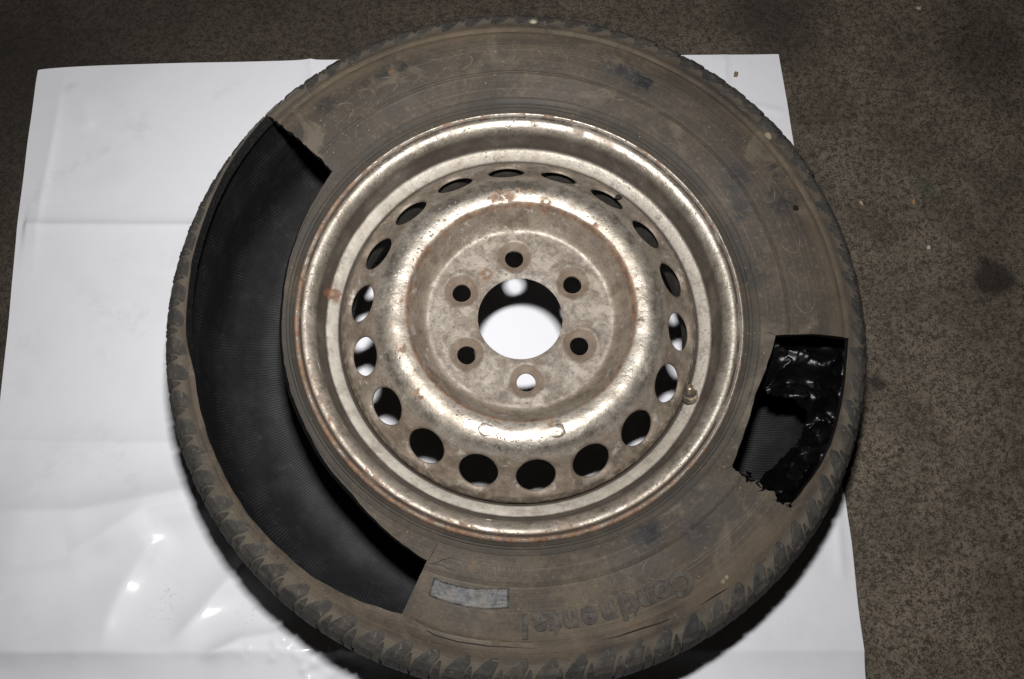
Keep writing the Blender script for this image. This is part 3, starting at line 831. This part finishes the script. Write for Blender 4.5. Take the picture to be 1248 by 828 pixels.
def glyph(ch, size, bold):
    cu = bpy.data.curves.new('glyph', 'FONT')
    cu.body = ch; cu.size = size; cu.extrude = 0.0008; cu.offset = bold; cu.align_x = 'CENTER'; cu.resolution_u = 6
    cu.bevel_depth = 0.0003; cu.bevel_resolution = 1
    ob = bpy.data.objects.new('glyph', cu)
    me = bpy.data.meshes.new_from_object(ob)
    v = [tuple(p.co) for p in me.vertices]; f = [tuple(p.vertices) for p in me.polygons]
    bpy.data.objects.remove(ob); bpy.data.curves.remove(cu); bpy.data.meshes.remove(me)
    return v, f


def lettering(name, items, size, r0, mat, bold=0.0004, sx=1.0, h=0.0, label=None):
    V, F = [], []
    for ch, deg in items:
        gv, gf = glyph(ch, size, bold)
        n0 = len(V)
        for x, y, z in gv:
            r = r0 + y
            V.append(surf(deg - degrees(x * sx / (r0 + size * .3)), r, z + h))
        F += [tuple(n0 + q for q in f) for f in gf]
    bm = bmesh.new()
    me = bpy.data.meshes.new(name); me.from_pydata(V, [], F); bm.from_mesh(me)
    bmesh.ops.triangulate(bm, faces=bm.faces); bmesh.ops.recalc_face_normals(bm, faces=bm.faces)
    bm.to_mesh(me); bm.free(); me.materials.append(mat)
    o = bpy.data.objects.new(name, me); COL.objects.link(o); o.parent = tyre
    if label: o['label'] = label
    return o


lettering('lettering', [('C', 299.6), ('o', 295.9), ('n', 292.6), ('t', 290.0), ('i', 288.2), ('n', 285.6), ('e', 282.2), ('n', 278.8), ('t', 276.1), ('a', 273.4), ('l', 270.9)],
          .0285, .2855, M_LETTER, .0010, 1.0, .0006, 'raised word Continental moulded along the lower sidewall')
lettering('lettering', [('1', 31.6), ('6', 29.3), ('C', 24.9)], .0185, .2945, M_LETTER, .0008, 1.05, .0006, 'raised size marking 16 C on the right of the sidewall')

# small unreadable moulded ticks beside the rim, and nested arcs between the rings
def ribbon(name, paths, wd, h, mat, label=None):
    V, F = [], []
    for pts in paths:
        n = len(pts); n0 = len(V)
        for i, (d, r) in enumerate(pts):
            d0, r0 = pts[max(i - 1, 0)]; d1, r1 = pts[min(i + 1, n - 1)]
            tx = radians(d1 - d0) * r; ty = r1 - r0; L = hypot(tx, ty) or 1
            nx, ny = -ty / L, tx / L
            ww = wd * (0.35 if i in (0, n - 1) else 1)
            for sgn, hh in ((-1, -.0006), (-.5, h), (.5, h), (1, -.0006)):
                V.append(surf(d + degrees(nx * ww * sgn / 2 / r), r + ny * ww * sgn / 2, hh))
        for i in range(n - 1):
            for k in range(3):
                a = n0 + i * 4 + k; F.append((a, a + 1, a + 5, a + 4))
    o = mesh_obj(name, V, F, mat, tyre, angle=60)
    if label: o['label'] = label
    return o


ticks = []
for k in range(34):
    d = 274 + k * 0.62 + random.uniform(-.1, .1)
    ticks.append([(d, .2315), (d + random.uniform(-.1, .15), .2315 + random.choice((.0018, .0026, .0033)))])
ribbon('moulded_tick', ticks, .0011, .0007, M_LETTER)
for row in (.2440, .2500):
    ch = []
    d = 258
    while d < 270:
        k = random.random()
        if k > .12: ch.append([(d, row), (d + random.uniform(-.2, .2), row + .0028), (d + random.uniform(.0, .5), row + .0034)])
        d += random.uniform(.5, .75)
    ribbon('moulded_tick', ch, .0008, .0005, M_LETTER)

arc_me = None
def arc(deg, r0, r1, bulge, mat):
    pts = []
    for t in np.linspace(0, 1, 12):
        pts.append((deg - bulge * (1 - (2 * t - 1) ** 2) ** .8, r0 + (r1 - r0) * t))
    return pts
for deg in [132, 126.5, 120.8, 115.4, 109.8, 104, 98.4 + 2, 92.8 + 2, 86.8 + 2, 81.3 + 2, 285, 291, 297, 28, 16, 10, 3]:
    a = arc(deg, .268 if deg < 200 else .262, .289 if deg < 200 else .284, 3.0, None)
    ribbon('moulded_arc', [a], .0016, .0006, M_LETTER2)
ribbon('moulded_square', [[(90.8, .2345), (90.8, .2400), (93.0, .2400), (93.0, .2345), (90.8, .2345)]], .0009, .0007, M_LETTER2)

# knife slits at the big window's lower corner: dark ribbons for their inner shade
ribbon('knife_slit', [[(250.9, .2545), (251.2, .246), (251.5, .2355)]], .0012, .00025, M_BLACK)
ribbon('knife_slit', [[(250.9, .2560), (252.2, .2548), (253.6, .2490), (256.0, .2432)]], .0011, .00025, M_BLACK)
ribbon('knife_slit', [[(251.8, .2550), (253.5, .2535), (255.4, .2548), (257.0, .2545)]], .0009, .00025, M_BLACK)
ribbon('knife_slit', [[(350.0 + 4.8, .2500), (355.6, .244), (355.4, .2385)]], .0011, .00025, M_BLACK)
ribbon('knife_slit', [[(322.9, .2495), (322.4, .2470), (321.6, .2462)]], .0014, .00025, M_BLACK)

# long crack along the shoulder from the window corner, its shade a dark ribbon
ribbon('shoulder_crack', [[(a, RM(b)) for a, b in ((249.6, .3072), (251.5, .3085), (253.5, .3120), (256, .3160), (260, .3172), (265, .3172), (272.5, .3175), (279.3, .3180), (286, .3195), (293.3, .3222),
                          (301, .326), (308.6, .3305), (314, .3325))]], .0016, .0001, M_BLACK)


# glue residue of a torn-off label
def residue():
    nu, nv = 44, 16
    V, F = [], []
    for i in range(nu + 1):
        for j in range(nv + 1):
            a, b = i / nu, j / nv
            d = 253.0 + 15.1 * a; r0 = np.interp(a, [0, .15, .5, 1], [.2650, .2665, .2665, .2615]); r1 = np.interp(a, [0, .3, .7, 1], [.2822, .2838, .2838, .2808])
            r = r0 + (r1 - r0) * b
            e = 0.0014 * noise.noise(Vector((i * .7, j * .7, 4)))
            edge = min(i, nu - i, j, nv - j)
            e += .0006 * noise.noise(Vector((i * .3, j * .3, 9)))
            h = (0.0004 + 0.0008 * abs(noise.noise(Vector((i * .45, j * .6, 0)))) + 0.0003 * noise.noise(Vector((i * .9, j * 1.1, 2)))) if edge > 0 else -0.0004
            V.append(surf(d + 30 * e, r + 0.6 * e, h))
    for i in range(nu):
        for j in range(nv):
            a = i * (nv + 1) + j; F.append((a, a + 1, a + nv + 2, a + nv + 1))
    o = mesh_obj('label_residue', V, F, M_RES, tyre, angle=60)
    o['label'] = 'shiny grey crumpled glue strip left by a torn label'


residue()


# ---- rim barrel
RIMP = Profile([(.2195, .1985), (.2218, .2025), (.2215, .2070), (.2192, .2090), (.2172, .2072), (.2158, .2062), (.2140, .2080), (.2110, .2082), (.2080, .2070), (.2050, .2048), (.2027, .2018),
                (.2012, .1970), (.1999, .1900), (.1980, .1835), (.1965, .1790), (.1948, .1768), (.1915, .1745), (.1880, .1718), (.1845, .1682), (.1830, .1640), (.1812, .1615), (.1780, .1600), (.1764, .1570), (.1760, .125),
                (.1815, .111), (.1890, .098), (.196, .082), (.2000, .066), (.2008, .045), (.2030, .034), (.2100, .0275), (.2185, .0250), (.2215, .029)], 6)


M_BACK = m_plain('dirty_shaded_back_of_rim', (0.035, 0.029, 0.024), 0.85, var=0.4, sc=60)  # grime brown, coloured extra dark so the vent holes look shaded inside


def build_rim():
    nt = 384
    n = len(RIMP.c)
    V, UV, F, FM = [], [], [], []
    th = 0.003
    ss = RIMP.s; r, z = RIMP.c[:, 0], RIMP.c[:, 1]; a, b = RIMP.n[:, 0], RIMP.n[:, 1]
    # left normal of a path travelling inward/down points away from the axis: offset that way is the hidden side
    sgn = 1.0
    k0 = n // 2
    if a[k0] < 0: sgn = -1.0
    for i in range(nt):
        d = 2 * pi * i / nt
        wob = 0.0003 * sin(3 * d + 1) + 0.0002 * sin(7 * d)
        for j in range(n):
            dz = wob
            # two small dents in the flange edge
            if j < 60:
                for dd, am in ((radians(196), .0008), (radians(214), .0010), (radians(262), .0007)):
                    q = (d - dd) / 0.03; dz -= am * exp(-q * q)
            V.append((r[j] * cos(d), r[j] * sin(d), z[j] + dz)); UV.append((i / nt, ss[j]))
        for j in range(n):
            tj = th * min(1, 0.25 + j / 20, 0.25 + (n - 1 - j) / 20)
            R = r[j] + sgn * a[j] * tj; Z = z[j] + sgn * b[j] * tj
            V.append((R * cos(d), R * sin(d), Z + wob)); UV.append((i / nt, ss[j]))
    w2 = 2 * n
    for i in range(nt):
        p, q = i * w2, ((i + 1) % nt) * w2
        for j in range(n - 1):
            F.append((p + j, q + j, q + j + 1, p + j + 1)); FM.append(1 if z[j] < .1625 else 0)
            F.append((p + n + j, p + n + j + 1, q + n + j + 1, q + n + j)); FM.append(1)
        F.append((p, p + n, q + n, q)); F.append((p + n - 1, q + n - 1, q + 2 * n - 1, p + 2 * n - 1)); FM += [0, 1]
    o = mesh_obj('rim', V, F, [M_RIM, M_BACK], wheel, angle=50, fm=FM)
    bm = bmesh.new(); bm.from_mesh(o.data); bmesh.ops.recalc_face_normals(bm, faces=bm.faces); bm.to_mesh(o.data); bm.free()
    return o


rim = build_rim()

# ---- wheel disc with 18 vent holes and 6 stud holes
DP = Profile([(.0425, .1902), (.046, .1913), (.070, .1915), (.088, .1918), (.0945, .1930), (.0985, .1970), (.1035, .2055), (.1080, .2140), (.1105, .2185), (.1116, .2203), (.1128, .2211),
              (.1165, .2222), (.1210, .2230), (.1260, .2230), (.1310, .2218), (.1370, .2190), (.1430, .2140), (.1500, .2070), (.1610, .1955), (.1720, .1838), (.1775, .1775), (.1800, .1740), (.1814, .167)], 10)
PH = 1.66991
RV, RL = .1608, .065


def build_disc():
    V, F, FM, key = [], [], [], {}
    lug_c = [(PH - k * pi / 3) for k in range(6)]
    vent_c = [(PH + 0.0 - k * pi / 9) for k in range(18)]

    def extra(th, s, r):
        """local relief round the holes and stamped marks"""
        h = 0.0
        if r < .1:
            a = (th - PH) % (pi / 3)
            if a > pi / 6: a -= pi / 3
            d = hypot(a * RL, r - RL)
            if d < .0168: h -= (.0168 - d) / .0068 * .0052
            h += .0005 * exp(-((d - .0185) / .0018) ** 2)
        if .14 < r:
            a = (th - PH) % (pi / 9)
            if a > pi / 18: a -= pi / 9
            d = hypot(a * RV, s - S_V)
            if d < .027: h -= .0022 * max(0, 1 - (d - .0195) / .0050) ** 2 if d < .0245 else 0
        if .09 < r < .145:
            h += 0.0005 * noise.noise(Vector((cos(th) * r * 60, sin(th) * r * 60, 0)))
        if r < .09:
            h += 0.0003 * noise.noise(Vector((cos(th) * r * 50, sin(th) * r * 50, 3)))
        return h

    S_V = float(np.interp(RV, DP.c[:, 0], DP.s))
    TH = 0.0036

    def vid(th, s, bottom=False):
        th = th % (2 * pi)
        kk = (int(round(th * 1e6)) % int(round(2 * pi * 1e6)), int(round(s * 1e7)), bottom)
        if kk in key: return key[kk]
        r, z = DP.at(s); a, b = DP.nrm(s)
        if b < 0: a, b = -a, -b
        h = extra(th, s, r)
        t = TH + (.003 if r < .09 else 0)
        hh = h if not bottom else (h * .4 - t)
        R, Z = r + a * hh, z + b * hh
        key[kk] = len(V); V.append((R * cos(th), R * sin(th), Z))
        return key[kk]

    def quad(pts):
        f = [vid(t, s) for t, s in pts]
        if len(set(f)) == 4: F.append(tuple(f)); FM.append(0)
        g = [vid(t, s, True) for t, s in pts][::-1]
        if len(set(g)) == 4: F.append(tuple(g)); FM.append(1)

    s_at = lambda r: float(np.interp(r, DP.c[:, 0], DP.s))
    NV = 18                      # columns per vent sector
    ths = [PH + pi / 18 + k * (2 * pi / (18 * NV)) for k in range(18 * NV)]   # sector seams fall between the vents

    def ring(s0, s1, n):
        for k in range(18 * NV):
            t0, t1 = ths[k], ths[k] + 2 * pi / (18 * NV)
            for m in range(n):
                a, b = s0 + (s1 - s0) * m / n, s0 + (s1 - s0) * (m + 1) / n
                quad([(t0, a), (t0, b), (t1, b), (t1, a)])

    def patch(tc, half, s0, s1, rc, sc, R, ncol, nrow, rings, pw=1.25):
        P = []
        for i in range(ncol): P.append((-half + 2 * half * i / ncol, s0))
        for i in range(nrow): P.append((half, s0 + (s1 - s0) * i / nrow))
        for i in range(ncol): P.append((half - 2 * half * i / ncol, s1))
        for i in range(nrow): P.append((-half, s1 - (s1 - s0) * i / nrow))
        m = len(P)
        grid = []
        for q in range(rings + 1):
            t = (q / rings) ** pw
            row = []
            for a, s in P:
                x, y = a * rc, s - sc
                L = hypot(x, y); cx, cy = x / L * R, y / L * R
                px, py = cx + (x - cx) * t, cy + (y - cy) * t
                row.append((tc + px / rc, sc + py) if q < rings else (tc + a, s))
            grid.append(row)
        for q in range(rings):
            for i in range(m):
                j = (i + 1) % m
                quad([grid[q][i], grid[q][j], grid[q + 1][j], grid[q + 1][i]])
        for i in range(m):                      # wall of the hole
            j = (i + 1) % m
            a, b = vid(*grid[0][i]), vid(*grid[0][j]); c, d = vid(*grid[0][j], True), vid(*grid[0][i], True)
            F.append((a, d, c, b)); FM.append(0)

    sb, sl0, sl1 = 0.0, s_at(.0465), s_at(.0845)
    ring(sb, sl0, 3)
    for t in lug_c: patch(t, pi / 6, sl0, sl1, RL, s_at(RL), .0094, 3 * NV, 18, 16, 1.5)
    sv0, sv1 = S_V - .0232, S_V + .0232
    ring(sl1, sv0, 60)
    for t in vent_c: patch(t, pi / 18, sv0, sv1, RV, S_V, .0194, NV, 16, 7, 1.3)
    ring(sv1, DP.L, 8)
    for k in range(18 * NV):
        t0, t1 = ths[k], ths[k] + 2 * pi / (18 * NV)
        F.append((vid(t0, 0), vid(t1, 0), vid(t1, 0, True), vid(t0, 0, True)))
        F.append((vid(t1, DP.L), vid(t0, DP.L), vid(t0, DP.L, True), vid(t1, DP.L, True))); FM += [0, 0]
    o = mesh_obj('wheel_disc', V, F, [M_DISC, M_BACK], wheel, angle=50, fm=FM)
    bm = bmesh.new(); bm.from_mesh(o.data)
    bmesh.ops.remove_doubles(bm, verts=bm.verts, dist=2e-6)
    bmesh.ops.recalc_face_normals(bm, faces=bm.faces); bm.to_mesh(o.data); bm.free()
    return o


disc = build_disc()


def disc_pt(deg, r, h=0.0):
    s = float(np.interp(r, DP.c[:, 0], DP.s)); rr, z = DP.at(s)
    return rr * cos(radians(deg)), rr * sin(radians(deg)), z + h


def pad(name, deg, r, la, lr, h, mat, parent, lab=None, seed=0):
    """a small worn raised pad on the disc with a notch"""
    n = 12; V, F = [], []
    for i in range(n + 1):
        for j in range(n + 1):
            a, b = i / n * 2 - 1, j / n * 2 - 1
            q = max(abs(a), abs(b)) ; rr2 = hypot(a, b)
            e = max(0, 1 - max(rr2 - .55, 0) / .45); e = e * e * (3 - 2 * e)
            z = h * e + 0.0007 * noise.noise(Vector((a * 3, b * 3, seed))) * e
            if -.25 < a < .35 and .05 < b < .5 and (a + .25) * .8 < (b - .05) * 1.6: z -= h * 1.1
            x, y, zz = disc_pt(deg + degrees(a * la / r), r + b * lr, z - .0003 - (.001 if q > .95 else 0))
            V.append((x, y, zz))
    for i in range(n):
        for j in range(n):
            p = i * (n + 1) + j; F.append((p, p + n + 1, p + n + 2, p + 1))
    o = mesh_obj(name, V, F, mat, parent, angle=60)
    if lab: o['label'] = lab


pad('weld_bump', 254.9, .1240, .0095, .0080, .0007, M_DISC, disc, None, 1)
pad('weld_bump', 285.4, .1243, .0095, .0080, .0008, M_DISC, disc, None, 5)
# stamped pits between the weld bumps and at the top of the bulge: little dark punched marks
def pits(name, lst):
    V, F = [], []
    for d, r, sz in lst:
        n0 = len(V); k = random.choice((5, 6, 7))
        for i in range(k):
            a = 2 * pi * i / k; q = sz * random.uniform(.6, 1.3)
            V.append(disc_pt(d + degrees(q * cos(a) / r), r + q * .8 * sin(a), .0006))
        V.append(disc_pt(d, r, .0009))
        for i in range(k): F.append((n0 + i, n0 + (i + 1) % k, n0 + k))
    return tag(mesh_obj(name, V, F, M_RUSTPIT, disc, smooth=False), kind='stuff')


M_RUSTPIT = m_plain('rusty_chipped_mark', (0.16, 0.095, 0.052), 0.85, var=0.6, sc=300)
pits('stamped_mark', [(random.uniform(259, 281), .1285 + random.uniform(-.004, .003), random.uniform(.0005, .0013)) for _ in range(22)])
pits('stamped_mark', [(random.uniform(84, 104), .1245 + random.uniform(-.002, .002), random.uniform(.0005, .0014)) for _ in range(16)])
pits('stamped_mark', [(random.uniform(2, 60), .124 + random.uniform(-.006, .007), random.uniform(.0003, .0009)) for _ in range(46)])
pits('stamped_mark', [(random.uniform(110, 250), .124 + random.uniform(-.006, .008), random.uniform(.0003, .0008)) for _ in range(46)])

# hairline scratch on the lower right of the bulge
V, F = [], []
sc_pts = [(343 - k * 1.15 + (0.5 if k % 2 else 0), .1195 + .0024 * k + .0016 * sin(k * 1.1)) for k in range(10)]
for i, (d, r) in enumerate(sc_pts):
    V.append(disc_pt(d - .22, r, .0008)); V.append(disc_pt(d + .22, r - .0002, .0008))
for i in range(len(sc_pts) - 1): F.append((2 * i, 2 * i + 1, 2 * i + 3, 2 * i + 2))
mesh_obj('scratch', V, F, M_RUSTPIT, disc, smooth=False)


# ---- valve
def lathe(profile, n=24, cx=0, cy=0, hexa=False):
    V, F = [], []
    m = len(profile)
    for i in range(n):
        a = 2 * pi * i / n
        for r, z in profile:
            V.append((cx + r * cos(a), cy + r * sin(a), z))
    for i in range(n):
        for j in range(m - 1):
            F.append((i * m + j, ((i + 1) % n) * m + j, ((i + 1) % n) * m + j + 1, i * m + j + 1))
    F.append(tuple(i * m + m - 1 for i in range(n)))
    return V, F


vx, vy = pol(336.6, .1890)
vt = mesh_obj('valve', *lathe([(.0085, -.004), (.0090, 0), (.0088, .003), (.0070, .0048), (.0058, .0055), (.0052, .009), (.0048, .011)]), M_VALVEB, wheel)
vt.location = (vx, vy, .1690)
dr = Vector((-cos(radians(336.8)), -sin(radians(336.8)), 0)) * 0.45 + Vector((0, 0, 1)) + Vector((0.1, .35, 0))
vt.rotation_euler = dr.to_track_quat('Z', 'Y').to_euler()
V, F = lathe([(.0075, .0035), (.0082, .0042), (.0082, .0072), (.0072, .0080), (.0050, .0081)], 6)
mesh_obj('valve_nut', V, F, M_VALVE, vt, smooth=False)
mesh_obj('valve_cap', *lathe([(.0040, .007), (.0041, .016), (.0038, .0185), (.0024, .0198), (.0, .0200)], 16), M_VALVE, vt)


# ------------------------------------------------------------------ crumpled black film stuffed inside the right-hand window
def in_poly(x, y, P):
    c = False; j = len(P) - 1
    for i in range(len(P)):
        if (P[i][1] > y) != (P[j][1] > y) and x < (P[j][0] - P[i][0]) * (y - P[i][1]) / (P[j][1] - P[i][1]) + P[i][0]: c = not c
        j = i
    return c


def bag():
    nt, nr = 170, 120
    HOLE = [(pol(d, r)) for d, r in ((345, .228), (346.2, .252), (344.0, .270), (345.0, .288), (343.5, .302), (338.6, .3035), (335.0, .296), (331.5, .290), (328.0, .282), (325.5, .281), (321, .270), (320, .22), (334, .22))]
    V, F, ok = [], [], []
    for i in range(nt + 1):
        for j in range(nr + 1):
            d = 321.5 + 36.0 * i / nt; r = .236 + .098 * j / nr
            x, y = pol(d, r)
            n1 = noise.noise(Vector((x * 38, y * 38, 1.5))); n2 = abs(noise.noise(Vector((x * 42, y * 42, 7)))); n3 = noise.noise(Vector((x * 190, y * 190, 4)))
            z = .162 + .018 * n1 + .020 * (0.35 - n2) + .0017 * n3
            z += .035 * exp(-((d - 325.5) / 3.0) ** 2) * exp(-((r - .300) / .018) ** 2)
            z += .022 * exp(-((d - 353) / 4.0) ** 2)
            z -= .06 * max(0, (d - 355.5) / 2) ** 2
            lim = PR.at(s_r(min(r, .332)))[1] - .0125
            z = min(z, float(lim) - .001 * n2)
            if r < .245: z = min(z, .15)
            V.append((x + .002 * n3, y + .002 * n1, z)); ok.append(not in_poly(x + .006 * n1 + .004 * n3, y + .006 * n2, HOLE))
    for i in range(nt):
        for j in range(nr):
            a = i * (nr + 1) + j; q = (a, a + nr + 1, a + nr + 2, a + 1)
            if all(ok[k] for k in q): F.append(q)
    o = mesh_obj('black_plastic_film', V, F, M_BAG, angle=50)
    bm = bmesh.new(); bm.from_mesh(o.data)
    bmesh.ops.delete(bm, geom=[v for v in bm.verts if not v.link_faces], context='VERTS')
    bmesh.ops.recalc_face_normals(bm, faces=bm.faces)
    top = list(bm.faces)
    ret = bmesh.ops.extrude_face_region(bm, geom=top)
    for v in [g for g in ret['geom'] if isinstance(g, bmesh.types.BMVert)]: v.co.z += .0007
    bmesh.ops.recalc_face_normals(bm, faces=bm.faces)
    # curled shreds hanging over the torn lower edge
    rnd = random.Random(4)
    for k in range(16):
        d0 = 323.5 + rnd.uniform(-.6, 1.6); r0 = rnd.uniform(.262, .314)
        z0 = .2085 + rnd.uniform(-.004, .006)
        ang = rnd.uniform(-1.2, 1.2); L = rnd.uniform(.006, .015); wd = rnd.uniform(.0012, .0030)
        prev = None
        for t in range(7):
            f = t / 6
            a = ang + f * rnd.uniform(-.8, .8)
            x, y = pol(d0 - degrees(L * f * cos(a) / r0), r0 + L * f * sin(a))
            w_ = wd * (1 - f * .8)
            z = z0 + .010 * sin(f * 2.6) * (L / .015) + .006 - .004 * f
            vs = [bm.verts.new((x + w_ * cos(radians(d0)) * s, y + w_ * sin(radians(d0)) * s, z + .001 * s)) for s in (-1, 1)]
            vs2 = [bm.verts.new((v.co.x, v.co.y, v.co.z - .0012)) for v in vs]
            cur = [vs[0], vs[1], vs2[1], vs2[0]]
            if prev:
                for q in range(4): bm.faces.new((prev[q], prev[(q + 1) % 4], cur[(q + 1) % 4], cur[q]))
            prev = cur
    bm.to_mesh(o.data); bm.free()
    o.data.shade_smooth(); o.data.set_sharp_from_angle(angle=radians(50))
    o.matrix_world = wheel.matrix_world.copy()
    tag(o, 'crumpled glossy black plastic film stuffed in the right hand opening of the tyre', 'plastic film')


bag()


# ------------------------------------------------------------------ crumbs and flakes
def crumb(name, label, cat, x, y, z, size, col, stretch=(1, 1, .5), seed=0, group=None, rz=0.0):
    bm = bmesh.new()
    bmesh.ops.create_icosphere(bm, subdivisions=2, radius=1)
    for v in bm.verts:
        k = 1 + .45 * noise.noise(v.co * 1.4 + Vector((seed * 3.1, 0, 0)))
        v.co = Vector((v.co.x * stretch[0], v.co.y * stretch[1], v.co.z * stretch[2])) * (k * size)
    me = bpy.data.meshes.new(name); bm.to_mesh(me); bm.free()
    me.materials.append(m_plain(name + '_surface', col, 0.8, var=.35, sc=400)); me.shade_smooth(); me.set_sharp_from_angle(angle=radians(40))
    o = bpy.data.objects.new(name, me); COL.objects.link(o); o.location = (x, y, z + size * stretch[2] * .6); o.rotation_euler = (0, 0, rz)
    tag(o, label, cat, group)
    return o


crumb('leaf_flake', 'tiny brown flake on the white sheet near its top right corner', 'flake', .298, .408, .001, .0032, (.20, .14, .09), (1, 1.5, .4), 1, rz=-.4)
crumb('dirt_crumb', 'dark speck on the left of the white sheet near its fold', 'crumb', -.316, -.072, .004, .0012, (.04, .035, .03), seed=2)
crumb('dirt_crumb', 'small black crumb on the lower right of the white sheet', 'crumb', .206, -.205, .002, .0013, (.03, .03, .03), seed=3)
crumb('wood_chip', 'pale tan chip on the bare floor right of the tyre', 'chip', .444, .219, -.004, .0028, (.42, .33, .22), (.7, 1.4, .5), 4, rz=.3)
crumb('wood_chip', 'orange brown chip on the bare floor, farther right than the tan one', 'chip', .511, .220, -.004, .0028, (.34, .20, .10), (.7, 1.3, .5), 5, rz=-.2)
crumb('stone_chip', 'small white stone chip on the floor below the two brown chips', 'chip', .521, .157, -.004, .0026, (.5, .48, .44), seed=6)
crumb('stone_chip', 'pale chip on the floor at the top edge of the picture', 'chip', .558, .512, -.004, .0034, (.40, .34, .29), (1.2, .8, .5), 7)
bx, by = pol(203.5, .288)
crumb('rubber_chip', 'small orange chip lying on the black inner liner in the large opening', 'chip', -.2695, -.113, .0405, .0028, (.40, .22, .10), (.8, 1.4, .5), 8, rz=.5)
dx, dy, dz = disc_pt(53.0, .1705)
v = wheel.matrix_world @ Vector((dx, dy, dz))
crumb('dirt_crumb', 'black lump of dirt beside a vent hole at the upper right of the rim', 'crumb', v.x, v.y, v.z, .0028, (.012, .010, .009), (1.3, 1, .8), 9)
